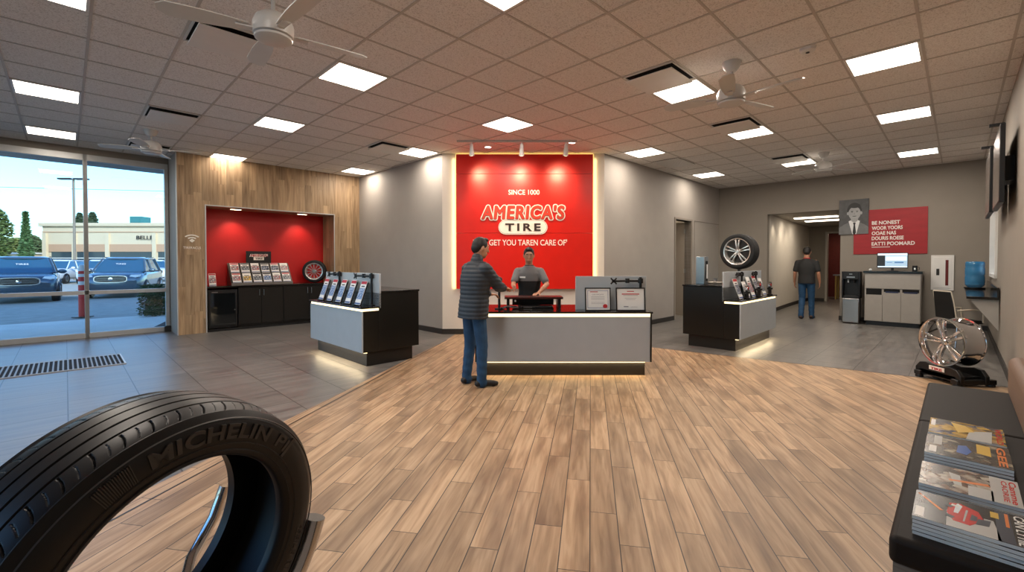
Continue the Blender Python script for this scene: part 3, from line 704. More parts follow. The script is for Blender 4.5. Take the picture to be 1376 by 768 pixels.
def lathe_tyre(R0,rb,w,seg=96,mod=None):
    return MB().lathe(tyre_profile(R0,rb,w),axis='x',seg=seg,closed=True,mod=mod)
def rim_parts(parent,R0,w,spokes=5,kind='twin',mrim=None,mspoke=None,dish=.03):
    """axis local x; outer face at x=0"""
    mrim=mrim or CHROME; mspoke=mspoke or CHROME
    prof=[(R0,-.002),(R0+.006,0),(R0+.004,-.012),(R0-.01,-.018),(R0-.016,-.04),(R0-.03,-.07),(R0-.032,-w+.06),(R0-.014,-w+.03),(R0-.01,-w+.012),(R0+.004,-w+.008),(R0+.004,-w),(R0-.012,-w),(R0-.02,-w+.012),(R0-.022,-w+.03),(R0-.038,-w+.06),(R0-.038,-.07),(R0-.024,-.04),(R0-.018,-.02),(R0-.012,-.004)]
    MB().lathe(prof,axis='x',seg=72,closed=True).build('barrel',mrim,parent)
    if kind=='twin':
        for k in range(spokes):
            a0=2*PI*k/spokes; m=MB()
            for s in (-1,1):
                V=[];n=8
                for i in range(n+1):
                    t=i/n; r=R0*.13+(R0*.95-R0*.13)*t; an=a0+s*(.17-.03*t) if True else 0
                    off=s*(R0*.045+R0*.10*t)
                    ww=.0135*(1+.35*t)*(R0/.25); x=-dish+ .02*math.sin(t*PI)*.6 -.0*t
                    dep=.028*(R0/.25)*(1-.35*t)
                    er=Vector((0,math.sin(a0),math.cos(a0))); et=Vector((0,math.cos(a0),-math.sin(a0)))
                    c=er*r+et*off
                    for tt,xx in ((-ww,x-dep),(-ww*.6,x),(ww*.6,x),(ww,x-dep)): V.append(c+et*tt+Vector((xx,0,0)))
                F=[(i*4+j,i*4+(j+1)%4,(i+1)*4+(j+1)%4,(i+1)*4+j) for i in range(n) for j in range(4)]+[(3,2,1,0),(n*4,n*4+1,n*4+2,n*4+3)]
                m.add(V,F)
            er=Vector((0,math.sin(a0),math.cos(a0)))
            m.build('twin_spoke',mspoke,parent,bevel=.0015)
    else:
        for k in range(spokes):
            a0=2*PI*k/spokes; V=[];n=4
            er=Vector((0,math.sin(a0),math.cos(a0))); et=Vector((0,math.cos(a0),-math.sin(a0)))
            for i in range(n+1):
                t=i/n; r=R0*.2+(R0*.96-R0*.2)*t; ww=R0*(.03+.035*t*t); c=er*r
                for tt,xx in ((-ww,-.03),(-ww*.7,-.012),(ww*.7,-.012),(ww,-.03)): V.append(c+et*tt+Vector((xx,0,0)))
            F=[(i*4+j,i*4+(j+1)%4,(i+1)*4+(j+1)%4,(i+1)*4+j) for i in range(n) for j in range(4)]+[(3,2,1,0),(n*4,n*4+1,n*4+2,n*4+3)]
            MB().add(V,F).build('spoke',mspoke,parent)
    hub=MB().lathe([(0,-dish+.012),(R0*.09,-dish+.012),(R0*.11,-dish+.004),(R0*.2,-dish-.004),(R0*.24,-dish-.02),(R0*.24,-dish-.05),(0,-dish-.05)],axis='x',seg=40).build('hub',mspoke,parent)
    for k in range(5):
        a=2*PI*(k+.5)/5; y,z=R0*.165*math.sin(a),R0*.165*math.cos(a)
        MB().tube((-dish-.006,y,z),(-dish+.006,y,z),R0*.026,seg=6).build('lug_nut',DGREY,hub)
def face_rot(dx,dy):  # local +x looks along (dx,dy)
    return math.atan2(dy,dx)
# right wheel behind the right desk's divider
def wheel(name,label,cat,loc,rz,R0,rr,w,spokes,kind,mrim,mspoke,back=None):
    o=empty(name,label,cat,loc,rz)
    lathe_tyre(R0,rr-.004,w).build('tyre',mat('tyre_black','0b0b0c',.6),o)
    rim_parts(o,rr,w*.95,spokes,kind,mrim,mspoke)
    if back: MB().lathe([(0,-.075),(rr-.04,-.075),(rr-.04,-.085),(0,-.085)],axis='x',seg=40).build('dark_backing' if back is not RED else 'rim_backing',back,o)  # plain backing disc closing the gaps behind the spokes
    return o
wl=W(9.55,3.16)
wheel('wheel_display','car wheel with chrome twin spokes above the right service desk','wheel',(wl.x,wl.y,1.715),face_rot(-.78,-.62),.355,.262,.23,5,'twin',mat('bright_rim','dcdad6',.22,.7),mat('bright_rim'),mat('dark_rim_back','26221e',.5))
st=empty('wheel_stand','black stand under the wheel on the right service desk','stand',(wl.x,wl.y,1.1),face_rot(-.78,-.62))
MB().box(-.22,.02,-.14,.14,0,.02).build('base',BLACK,st); MB().box(-.13,-.09,-.02,.02,.02,.28).build('post',BLACK,st)
c=MB()
for s in (-1,1): c.path([(-.11,s*.02,.26),(-.11,s*.12,.29),(-.11,s*.2,.355)],.012)
c.build('cradle',BLACK,st)
# ---------------------------------------------------------------- niche: cabinets, fridge, rack, wheel
CAB=mat('black_cabinet','14110e',.35,var=.2,scale=6,stretch=(8,8,1))
ct=MB().box(NU0+.01,NU1-.01,11.31,11.99,.945,.98).build('niche_counter',CTOP,rz=A45,bevel=.003); set_tags(ct,'long black worktop in the red niche','worktop')
def cabinet(u0,u1,label):
    p=W(u0,11.36); o=empty('base_cabinet',label,'cabinet',p,A45,'black base cabinets in the niche'); w=u1-u0
    MB().box(0,w,.02,.6,.1,.943).box(0,w,.05,.6,0,.1).build('body',CAB,o)
    for s in (0,1):
        d=MB().box(.004+s*w/2,w/2-.004+s*w/2,0,.018,.11,.935).build('door',CAB,o,bevel=.002)
        x=w/2+(-.045 if s==0 else .045)
        MB().tube((x,-.025,.74),(x,-.025,.88),.006).tube((x,-.025,.75),(x,0,.75),.004).tube((x,-.025,.87),(x,0,.87),.004).build('handle',STEEL,d)
    return o
cabinet(2.72,3.66,'black two-door cabinet beside the small fridge')
cabinet(3.665,4.86,'black two-door cabinet at the wheel end of the niche')
fp=W(NU0+.04,11.36); fg=empty('mini_fridge','small black glass-door fridge at the window end of the niche','fridge',fp,A45)
MB().box(0,.56,.04,.58,.06,.9).build('body',BLACK,fg,bevel=.005)
dd=MB().box(.01,.05,0,.04,.1,.88).box(.51,.55,0,.04,.1,.88).box(.05,.51,0,.04,.1,.15).box(.05,.51,0,.04,.82,.88).build('door',BLACK,fg,bevel=.003)
MB().box(.05,.51,.015,.02,.15,.82).build('glass',mat('fridge_glass','15181a',.05,spec=.8),dd); MB().box(.07,.18,-.004,0,.84,.855).build('badge',STEEL,dd); MB().tube((.5,-.012,.45),(.5,0,.45),.012).build('lock',STEEL,dd)
for k in range(3): MB().box(.06,.5,.08,.5,.3+.17*k,.308+.17*k).build('shelf',STEEL,fg)
pk=MB().box(NU0+.02,NU1-.01,11.335,11.355,0,.05).build('cabinet_toe_kick',BLACK,rz=A45); set_tags(pk,'black kick board under the niche cabinets','kick board')
rk=empty('brochure_rack','stepped dark brochure rack with a black header sign in the niche','display rack',W(2.62,11.5,.981),A45)
MB().prism([(0,0),(.36,0),(.36,.5),(.33,.5),(.0,.03)],0,1.3,'x').build('rack_body',DGREY,rk)
MB().box(0,1.3,-.02,0,0,.05).build('front_lip',STEEL,rk)
MB().box(.38,.92,.33,.345,.45,.78).build('header_board',BLACK,rk)
hl=bpy.data.objects.new('header_logo',None); COL.objects.link(hl); hl.parent=rk; hl.location=(.65,.325,0)
def small_logo(parent,cx,cz,w,y):
    MB().text("AMERICA'S",(cx,y,cz),XD,YD,w,w*.18,.004,offset=.09,space=1.12).build('word_outline',LOGO_W,parent)
    MB().text("AMERICA'S",(cx,y-.004,cz),XD,YD,w*.94,w*.14,.003,offset=.02,space=1.13).build('word_face',INKR,parent)
    MB().box(cx-w*.28,cx+w*.28,y-.004,y,cz-w*.28,cz-w*.1).build('pill_plate',LOGO_W,parent)
    MB().text("TIRE",(cx,y-.004,cz-w*.19),XD,YD,w*.4,w*.1,.002,offset=.03).build('small_word',LOGO_D,parent)
bpy.data.objects.remove(hl); small_logo(rk,.65,.68,.4,.33)
NM=['the window end','second column','third column','fourth column','fifth column','the wheel end']
MK=Matrix.Translation(W(2.62,11.5,.981))@Matrix.Rotation(A45,4,'Z')
for k in range(6):
    for r_ in (0,1):
        t=(.055 if r_==0 else .285); y=.33*t/.5-.02; 
        p=MK@Vector((.12+k*.212,y-.004-(.012 if r_==0 else 0),t))
        brochure(p,A45,('lower' if r_==0 else 'upper')+' row brochure in the niche rack, '+NM[k],'brochures in the niche rack',pic=[[4,2,1,0,4,1],[4,1,4,3,3,4]][r_][k],w=.17,h=.25,head=[[1,0,2,2,0,1],[1,2,0,2,1,0]][r_][k],lean=33,t=.004)
brochure(W(2.28,11.55,.982),A45,'small leaflet holder standing alone at the window end of the niche counter',None,pic=4,w=.13,h=.28,lean=18,cat='leaflet')
o=wheel('wheel_display','black wheel with silver spokes over red backing in the niche','wheel',(*W(4.46,11.58)[:2],1.27),face_rot(.22,-.97),.285,.205,.2,12,'multi',mat('silver_rim','d8d4ce',.25,.6),mat('silver_rim','d8d4ce',.25,.6),RED)
for i,u in enumerate((2.75,4.2)):
    d=MB().box(-.12,.12,-.04,.04,-.02,0).build('niche_light',WHITE,loc=W(u,11.62,NZ),rz=A45); set_tags(d,['flat light under the niche lintel at the window end','flat light under the niche lintel above the wheel'][i],'downlight','niche downlights')
    MB().box(-.1,.1,-.03,.03,-.024,-.02).build('lens',mat('spot_lens'),d)
    spot('niche_spot',W(u,11.62,NZ-.04),W(u,11.98,1.75),30,(1,.82,.62),85,.8,.03)
# sign on the wood wall
sg=empty('wall_sign','small white arc symbol with lettering on the wood wall','sign',W(1.87,11.295,0),A45)
m=MB()
for r_,a_ in ((.17,48),(.105,46)):
    n=12; o_=[(r_*math.cos(R(90-a_+2*a_*i/n)),r_*math.sin(R(90-a_+2*a_*i/n))) for i in range(n+1)]; i_=[(x*(r_-.03)/r_,y*(r_-.03)/r_) for x,y in o_]
    for j in range(n): m.prism([(o_[j][0],1.94+o_[j][1]*.8),(i_[j][0],1.94+i_[j][1]*.8),(i_[j+1][0],1.94+i_[j+1][1]*.8),(o_[j+1][0],1.94+o_[j+1][1]*.8)],-.008,0,'y')
m.prism([(-.05,1.95),(0,1.91),(.05,1.95),(0,1.99)],-.008,0,'y')
m.build('arc_symbol',LOGO_W,sg); MB().text("TIRERACLS",(0,0,1.80),XD,YD,.3,.05,.006,offset=.005).build('lettering',LOGO_W,sg)
# ---------------------------------------------------------------- floor grate
gt=empty('floor_grate','slatted dark entrance grate set in the tiles by the window','floor grate',W(-.5,9.2),A45)
MB().box(-1.6,1.1,-.5,.42,.001,.006).build('recess',BLACKHOLE,gt)
MB().box(-1.62,1.12,-.52,-.5,.001,.012).box(-1.62,1.12,.42,.44,.001,.012).box(1.1,1.12,-.5,.42,.001,.012).box(-1.62,-1.6,-.5,.42,.001,.012).build('frame',ALU,gt)
m=MB()
for k in range(54): m.box(-1.6+k*.05,-1.582+k*.05,-.5,.42,.004,.012)
m.build('slats',mat('grate_grey','8a8a88',.45,.3),gt)
# ---------------------------------------------------------------- foreground tyre and its chrome stand
TC0=Vector((-.6585,.8935,.8676)); TR=Euler((0,.12,-.384)).to_matrix().to_4x4()
big=empty('tyre_display','big black tyre with raised lettering standing in the foreground','tyre',TC0); big.rotation_euler=(0,.12,-.384)
def tread(R0,rb,w):
    prof=[]  # fine profile
    P=[(rb,-.03),(rb-.003,-.012),(rb,-.003),(rb+.006,.001),(rb+.014,.003),(rb+.016,.0015),(rb+.03,.003),(rb+.045,.0045),(rb+.06,.0045),(rb+.078,.002),(rb+.086,-.002),(R0-.009,-.012)]
    return P
R0,rb,w=.335,.232,.212
def ptyre():
    P=[(rb,-.03),(rb-.003,-.012),(rb,-.004),(rb+.006,.0),(rb+.012,.004),(rb+.014,.0015),(rb+.03,.004),(rb+.045,.006),(rb+.062,.005),(rb+.076,.001),(rb+.078,-.001),(rb+.086,-.005),(R0-.010,-.012)]
    n=130; gs=[(.215,.016),(.395,.02),(.585,.02),(.775,.016)]
    for i in range(n+1):
        t=i/n; h=-.018-(w-.036)*t; x=2*t-1; r=R0-.012*abs(x)**3.2
        P.append((r,h,t))
    P+=[(R0-.010,-w+.012),(rb+.078,-w+.002),(rb+.045,-w-.004),(rb+.012,-w),(rb,-w+.006),(rb,-w+.03),(rb+.03,-w+.02),(R0-.028,-w+.026),(R0-.018,-w+.06),(R0-.016,-w*.5),(R0-.018,-.06),(R0-.028,-.026),(rb+.03,-.02)]
    return P,gs
P,gs=ptyre()
kinds=[p[2] if len(p)>2 else None for p in P]
def mod(a,k,h):
    t=kinds[k]
    if t is None: return 0
    d=0
    for c_,w_ in gs:
        if abs(t-c_)<w_/2+.004: d=max(d,.0085 if abs(t-c_)<w_/2 else .004)
    A=a/(2*PI)
    def slot(f,w): 
        f=abs((f%1)-.5); return max(0,min(1,(w-f)/.02))
    if t<.20 or t>.79:   # shoulder slots, gently curved
        tt=t if t<.5 else 1-t
        if tt>.012:
            d=max(d,.004*slot(A*44+tt*3.2-tt*tt*9,.038)*(1 if tt<.185 else 0))
            d=max(d,.002*slot(A*44+.5+tt*3.2-tt*tt*9,.02)*(1 if .03<tt<.17 else 0))
    return -d
MB().lathe([(p[0],p[1]) for p in P],axis='x',seg=1408,closed=True,mod=mod).build('casing',RUB,big,smooth=40)
def ring_text(body,phi0,rc,h,wd,depth,x0,offset=.01,space=1.05):
    def fn(a,b,z):
        ph=phi0+a/rc; r=rc+b; return Vector((x0+z,r*math.sin(ph),r*math.cos(ph)))
    return MB().text(body,(0,0,0),XD,YD,wd,h,depth,offset=offset,space=space,fn=fn)
RUBL=mat('tyre_lettering','4a4745',.5,var=.08)
ring_text('MICHELIN',R(9),rb+.053,.032,.262,.004,.004,.03,1.06).build('raised_lettering',RUBL,big)
ring_text('PI',R(45.5),rb+.053,.028,.04,.003,.004,.02).build('raised_lettering',RUBL,big)
def ribband(p0,p1,r0,r1,n):
    m=MB()
    for i in range(n):
        a0=p0+(p1-p0)*i/n; a1=a0+(p1-p0)/n*.45; m.add([Vector((x,r*math.sin(a),r*math.cos(a))) for x in (.002,.0068) for a,r in ((a0,r0),(a1,r0),(a1,r1),(a0,r1))],[(0,1,2,3),(7,6,5,4),(0,4,5,1),(1,5,6,2),(2,6,7,3),(3,7,4,0)])
    return m
ribband(R(-34),R(-22),rb+.032,rb+.072,16).build('rib_band',RUBL,big,smooth=0)
ribband(R(50),R(54),rb+.030,rb+.076,1).build('rib_mark',RUBL,big,smooth=0)
m=MB()
for r_ in (rb+.026,rb+.079): m.lathe([(r_,.0035),(r_+.0015,.0062),(r_+.003,.0035)],axis='x',seg=200)
m.build('sidewall_ring',RUBL,big)
ring_text('225/45 R18 91Y',R(118),rb+.055,.018,.17,.003,.004,.004).build('raised_lettering',RUBL,big)
stn=empty('tyre_stand','chrome tube stand holding up the big foreground tyre','stand',(TC0.x,TC0.y,0),0)
base=TC0.xy
def L(p): return Vector(p)-Vector((TC0.x,TC0.y,0))
arc=[L(TC0+TR@Vector((-.02,.367*math.sin(R(p)),.367*math.cos(R(p))))) for p in range(103,258,6)]
MB().path(arc,.0285,seg=28).build('cradle_tube',CHROME,stn)
MB().path([L((-.717,.917,.50)),L((-.72,.93,.3)),L((-.72,.95,.03))],.0285,seg=24).build('front_post',CHROME,stn)
MB().path([L((-.985,1.52,.735)),L((-1.01,1.5,.64)),L((-1.03,1.42,.55)),L((-.96,1.25,.46)),L((-.88,1.1,.3)),L((-.88,1.1,.03))],.018,seg=16).build('rear_tube',CHROME,stn)
MB().lathe([(0,0),(.2,0),(.2,.02),(.18,.03),(0,.03)],c=(-.1,.1,.005)).build('base_plate',CHROME,stn)
# ---------------------------------------------------------------- chrome rim on floor stand
rim=empty('chrome_rim','bare chrome twin-spoke rim on a low black floor stand','rim',(5.37,5.58,.505),PI)
PS=mat('polished_spoke','eeeeee',.16,1)
rim_parts(rim,.297,.27,5,'twin',CHROME,PS,dish=.045)
rim.rotation_euler=(R(12),0,PI)
rsd=empty('rim_stand','low black wheeled stand with red badge under the chrome rim','stand',(5.5,5.6,0),0)
MB().prism([(-.30,.05),(-.30,.13),(-.24,.20),(-.16,.215),(0,.185),(.16,.215),(.24,.20),(.30,.13),(.30,.05)],-.15,-.10,'x').prism([(-.30,.05),(-.30,.13),(-.24,.20),(-.16,.215),(0,.185),(.16,.215),(.24,.20),(.30,.13),(.30,.05)],.15,.2,'x').box(-.15,.2,-.24,.24,.06,.12).build('frame',BLACK,rsd,bevel=.006)
MB().box(-.18,.30,-.29,-.2,.03,.09).box(-.18,.30,.2,.29,.03,.09).build('side_rail',BLACK,rsd,bevel=.01)
for x in (-.14,.26):
    for y in (-.25,.25): MB().lathe([(0,0),(.04,0),(.045,.01),(.04,.04),(0,.04)],c=(x,y,0)).build('foot',BLACK,rsd)
b=MB().box(-.157,-.149,-.10,.10,.135,.185,0); b.text('TIRE',(-.158,0,.155),(0,-1,0),(0,0,1),.15,.03,.003,1,offset=.02); b.build('badge',[LOGO_W,INKR],rsd)
# ---------------------------------------------------------------- bench and magazines
LEA=mat('dark_leather','1b1613',.6,spec=.25,bump=.12,scale=120,var=.08)
bn=empty('bench','dark leather waiting bench with brown backrest along the side wall','bench',W(2.13,.17),A45)
GW=mat('grey_wood_base','7e7a74',.6,var=.25,scale=4,stretch=(2,2,22))
MB().box(.012,3.0,-.58,-.012,0,.40).build('base',GW,bn)
for i,(a,b_) in enumerate(((0,1.71),(1.715,2.98))): 
    o=MB().box(a,b_,-.60,0,.395,.498).build('seat_cushion',LEA,bn,bevel=.022,seg=4)
BRL=mat('brown_leather','7c6250',.5,bump=.1,scale=60,var=.12,stretch=(1,1,6))
MB().box(0,2.85,-.615,-.44,.50,.80).build('backrest',BRL,bn,bevel=.05,seg=5)
MAGT=mat('page_edges','e8f2fa',.6,var=.12,scale=3,stretch=(2,2,300))  # bluish tint stands in for sky light reflected off the paper
def mag_art(i):
    """cover art quads in unit coords x right, y up"""
    m=MB()
    return m
MP=[spotpic('cover_gold',['1c1812','8a6a20','d0a848','5a5a66','241c18'],22,.25),spotpic('cover_dark_blue',['14120f','2c2622','6a5a48','1c1814','c0b49a'],26,.25),spotpic('cover_brown',['2a1c14','6c4a34','c8c0b0','4a3426','18120e'],26,.25),spotpic('cover_rain',['151110','2a2422','1c1816','3a3432','101014'],16,.25)]
WHT=mat('ink_white','ecebe6',.35); ORG=mat('ink_orange','e07a20',.35); YEL=mat('ink_yellow','d8b030',.35); CAR=mat('ink_car_red','c81c14',.25); BLU=mat('ink_car_blue','3060b0',.3); GRY=mat('ink_pale_grey','b8b8b4',.35); NAV=mat('ink_navy','1c2438',.35)
def magazine(i,w,h,t=.0135):
    """cover x right (w), y up (h), centre at origin, base z=0"""
    m=MB().box(-w/2,w/2,-h/2,h/2,.0008,t-.0008,0)
    m.box(-w/2-.0004,w/2,-h/2-.0004,h/2,t-.0008,t,1).box(-w/2-.0004,w/2,-h/2,h/2,0,.0008,1)
    m.box(-w/2-.0012,-w/2,-h/2,h/2,0,t,1)
    e=t+.0004
    def q(poly,k,z=0): m.prism([((x-.5)*w,(y-.5)*h) for x,y in poly],t,e+z,'z',k)
    def T_(s,cx,cy,ww,hh,k,off=.01): m.text(s,((cx-.5)*w,(cy-.5)*h,e),(1,0,0),(0,1,0),ww*w,hh*h,.0006,k,offset=off)
    if i==3:
        q([(.0,.0),(.42,0),(.5,.62),(.0,.62)],1); q([(.45,.3),(1,.3),(1,.75),(.42,.7)],8)
        q([(.12,.42),(.18,.32),(.55,.30),(.78,.36),(.8,.5),(.66,.56),(.5,.62),(.25,.58)],5,.0004); q([(.5,.57),(.7,.55),(.66,.66),(.46,.68)],9,.0006); q([(.20,.345),(.26,.335),(.28,.40),(.22,.41)],2,.0007); q([(.14,.40),(.2,.38),(.5,.36),(.5,.40),(.2,.44)],0,.0006); q([(.24,.30),(.32,.28),(.36,.33),(.28,.36)],9,.0008); q([(.60,.30),(.68,.29),(.72,.35),(.64,.37)],9,.0008); q([(.40,.52),(.62,.50),(.60,.555),(.45,.57)],9,.0008); q([(.3,.47),(.72,.44),(.72,.455),(.3,.49)],8,.0008)
        q([(0,.72),(1,.72),(1,.86),(0,.84)],9); T_('CAN LYTIIE',.5,.92,.94,.09,2,.015); q([(.05,.8),(.5,.8),(.5,.83),(.05,.83)],4,.0004); q([(.1,.68),(.3,.68),(.3,.75),(.1,.75)],6,.0005)
        q([(.62,.02),(.95,.02),(.95,.1),(.62,.1)],2); q([(.1,.04),(.12,.02),(.55,.24),(.53,.27)],4,.0003); T_('PEASAGE',.3,.06,.3,.04,2)
    elif i==2:
        q([(0,.72),(1,.72),(1,1),(0,1)],8); q([(.62,.5),(1,.5),(1,.74),(.62,.74)],8); T_('Camme',.5,.94,.86,.07,3,.02); T_('CAORIIE',.5,.86,.8,.055,3,.015)
        q([(.25,.3),(.7,.36),(.72,.44),(.3,.42)],8,.0003); q([(.4,.7),(.55,.3),(.6,.32),(.48,.72)],4,.0004); T_('RACSII',.35,.06,.5,.04,2)
    elif i==1:
        q([(.35,.4),(.7,.38),(.75,.5),(.55,.56),(.3,.5)],7,.0003); q([(.1,.62),(.55,.62),(.6,.78),(.12,.78)],6); T_('GEE',.5,.9,.86,.1,4,.03); q([(.6,.05),(.9,.05),(.9,.14),(.6,.14)],2); q([(.05,.1),(.5,.1),(.5,.2),(.05,.2)],8)
    else:
        q([(.5,.55),(1,.5),(1,.82),(.3,.85)],8); T_('WORLD',.5,.93,.9,.08,3,.02); q([(.1,.3),(.7,.4),(.5,.62),(.2,.5)],6,.0003); q([(.1,.02),(.5,.02),(.5,.08),(.1,.08)],2)
    return m.build('magazine',[MAGT,MP[i],WHT,CAR,ORG,CAR,YEL,BLU,GRY,NAV],smooth=0)
TT=['red-titled magazine with a gold car cover','orange-titled magazine with a blue car cover','white magazine with red script title','black magazine with a red sports car cover']
PO=['in the stack farthest from the camera','in the second farthest stack','in the second nearest stack','in the stack nearest the camera']
# (u0,u1,v0,v1) at stack top
for i,(u0,u1,n) in enumerate(((3.45,3.78,3),(3.03,3.37,4),(2.585,2.88,4),(2.20,2.46,5))):
    w_=u1-u0; h_=.30
    src=magazine(i,w_,h_)
    for k in range(n):
        o=src if k==0 else src.copy()
        if k: COL.objects.link(o)
        j=0 if k==n-1 else random.uniform(-1,1)
        o.location=W((u0+u1)/2+j*.004,-.04+j*.004,.499+k*.0139); o.rotation_euler=(0,0,A45+PI+R(1.2)*j)
        where='topmost' if k==n-1 else ('lowest' if k==0 else ['','second from the bottom','third from the bottom','fourth from the bottom'][k])
        set_tags(o,TT[i]+(' ' if k==n-1 else ' underneath, ')+where+' '+PO[i],'magazine','magazines stacked on the bench')
        if len(o['label'].split())>16: o['label']=('page edges of a magazine, '+where+' '+PO[i]) if k<n-1 else TT[i]+' on top '+['of the farthest stack','of the second farthest stack','of the second nearest stack','of the nearest stack'][i]
# ---------------------------------------------------------------- back wall: portrait, poster, hose cabinet
def onback(label,name,cat,v,z=0): return empty(name,label,cat,W(14.2,v,z),-A45)  # local x = -v direction, local -y faces the room
po=onback('large dark red poster with white block lettering on the back wall','wall_poster','poster',1.205)
PR=mat('poster_red','9c1a22',.5,var=.12,scale=2,stretch=(1,1,5))
MB().box(-.69,.69,-.02,-.001,1.70,2.80).build('poster_board',PR,po)
for s,z,ww,x in (('BE NONEST',2.47,.53,.265),('WOOR YOORS',2.34,.58,.29),('OOAE NAS',2.215,.46,.23),('DOURIS ROESE',2.09,.60,.3),('EATTI POOMARD',1.955,.80,.40)):
    MB().text(s,(-.33+x,-.02,z),XD,YD,ww,.09,.004,offset=.028).build('text_line',mat('poster_white','e8e0da',.5),po)
MB().box(-.33,.02,-.0235,-.02,1.865,1.88).build('small_print',mat('poster_white'),po)
pt=onback('black and white portrait photo of a man in suit and tie','wall_portrait','portrait',1.90)
G=[mat('photo_tone_%d'%i,c,.45,var=v,scale=9) for i,(c,v) in enumerate((('484848',.25),('6a6a6a',.12),('9c9c9c',.12),('1a1a1a',.2),('dedede',.03),('8a8a8a',.2)))]
m=MB().box(-.30,.30,-.04,-.025,2.21,3.09,0)
def ell(cx,cz,a,b,k,d,n=28): m.prism([(cx+a*math.cos(2*PI*i/n),cz+b*math.sin(2*PI*i/n)) for i in range(n)],-d,-.04,'y',k)
m.prism([(-.30,2.21),(-.30,2.38),(-.2,2.46),(-.08,2.52),(.1,2.52),(.22,2.45),(.30,2.38),(.30,2.21)],-.041,-.04,'y',1)
m.prism([(-.1,2.54),(-.02,2.21),(.06,2.21),(.13,2.54),(.02,2.60)],-.0415,-.04,'y',4)
ell(.015,2.80,.150,.205,3,.0418); ell(.025,2.925,.115,.055,3,.0424); ell(-.115,2.74,.022,.04,2,.0420); ell(.155,2.74,.022,.04,2,.0420); ell(.02,2.74,.125,.165,2,.0422)
m.prism([(-.06,2.62),(-.04,2.54),(.02,2.50),(.08,2.54),(.10,2.62)],-.0421,-.04,'y',2)
ell(-.03,2.775,.022,.009,3,.0425); ell(.07,2.775,.022,.009,3,.0425); ell(.02,2.665,.045,.008,3,.0425); m.prism([(.008,2.71),(.034,2.71),(.024,2.78)],-.0424,-.04,'y',5)
m.prism([(-.055,2.8),(-.005,2.805),(-.005,2.798),(-.055,2.79)],-.0425,-.04,'y',3); m.prism([(.045,2.805),(.095,2.8),(.095,2.79),(.045,2.798)],-.0425,-.04,'y',3)
m.prism([(-.012,2.5),(.05,2.5),(.035,2.45),(.055,2.25),(.035,2.21),(.0,2.21),(-.015,2.25),(.005,2.45)],-.0423,-.04,'y',3)
m.build('photo_print',G,pt,smooth=0); MB().box(-.3,.3,-.025,-.001,2.21,3.09).build('mounting_board',BLACK,pt)
hc=onback('white recessed hose cabinet with narrow red window on the back wall','fire_cabinet','cabinet',.26)
MB().box(-.19,.19,-.03,-.001,.86,1.66).build('frame',WHITE,hc,bevel=.004)
fd=MB().box(-.15,.15,-.04,-.03,.91,1.61).build('door',WHITE,hc,bevel=.003)
MB().box(.05,.10,-.043,-.04,.97,1.55).build('window_strip',mat('cabinet_red_window','6a2420',.2),fd); MB().box(-.1,-.05,-.045,-.04,1.2,1.35).build('handle',DGREY,fd)
# ---------------------------------------------------------------- cooler, computer cabinet
wc=empty('water_cooler','black and steel water cooler beside the hall opening','water cooler',W(13.75,1.86),-A45)
MB().box(-.17,.17,-.18,.18,0.02,.62).build('lower_body',STEEL,wc,bevel=.02)
MB().box(-.18,.18,.02,.19,.62,1.27).box(-.18,-.15,-.18,.02,.62,1.27).box(.15,.18,-.18,.02,.62,1.27).box(-.15,.15,-.18,.02,1.08,1.27).box(-.15,.15,-.18,.02,.62,.68).build('upper_body',BLACK,wc,bevel=.008)
for x in (-.06,.06): MB().tube((x,-.08,1.08),(x,-.08,1.0),.018).build('tap',WHITE if x<0 else DGREY,wc)
MB().box(-.12,.12,-.15,0,.68,.69).build('drip_tray',DGREY,wc); MB().box(-.08,.08,-.185,-.18,1.12,1.15).box(-.03,.03,-.185,-.18,1.2,1.22).build('control_strip',STEEL,wc)
cc=empty('computer_cabinet','grey three-compartment cabinet with black top under the red poster','cabinet',W(13.72,1.09),-A45)
GP=mat('cabinet_grey','a39d95',.45,var=.03)
MB().box(-.5,.5,-.13,.40,.1,1.24).build('body',GP,cc,bevel=.003)
MB().box(-.47,.47,-.09,.38,0,.1).build('plinth',BLACK,cc); MB().box(-.53,.53,-.17,.42,1.24,1.29).build('top',CTOP,cc,bevel=.003)
for k in range(3):
    x0=-.49+k*.327; h_=.14 if k==0 else .07
    d=MB().box(x0+.004,x0+.322,-.148,-.13,.11,.87-h_-.008).build('door',GP,cc,bevel=.002)
    MB().box(x0+.02,x0+.306,-.134,-.125,.87-h_,.87).build('slot',BLACKHOLE,cc)
    if k: MB().box(x0+.05,x0+.28,-.152,-.132,.87-h_-.015,.87-h_+.015).build('bin_liner',mat('liner_navy','1c2448',.3),cc)
MB().box(-.49,.49,-.148,-.13,.88,1.235).build('upper_panel',GP,cc,bevel=.002)
mo=empty('monitor','computer monitor on the grey cabinet, screen lit','monitor',W(13.72,1.10,1.29),-A45)
MB().lathe([(0,0),(.11,0),(.11,.01),(0,.015)],c=(0,.05,0)).box(-.025,.025,.05,.07,.01,.12).build('stand',BLACK,mo)
MB().box(-.28,.28,.0,.03,.07,.43).build('housing',BLACK,mo,bevel=.004)
m=MB().box(-.265,.265,-.003,.0,.09,.415,0); 
for a_,b_,c_,d_,k in ((-.265,.265,.37,.415,1),(-.265,-.13,.12,.37,2),(-.12,.25,.25,.34,1),(-.1,.0,.2,.21,3),(.04,.2,.19,.22,3),(-.265,.265,.09,.115,1)): m.box(a_,b_,-.0045,-.003,c_,d_,k)
m.build('screen',[mat('screen_pale','a8c4d8',.3,emit='a8c8e4',es=.55),mat('screen_white','e0ecf4',.3,emit='dcecf8',es=.7),mat('screen_dark','303438',.3),mat('screen_blue','5080b0',.3,emit='4878b0',es=.4)],mo,smooth=0)
mg=empty('mug','small black mug at the right end of the cabinet top','mug',W(13.66,.70,1.29),-A45)
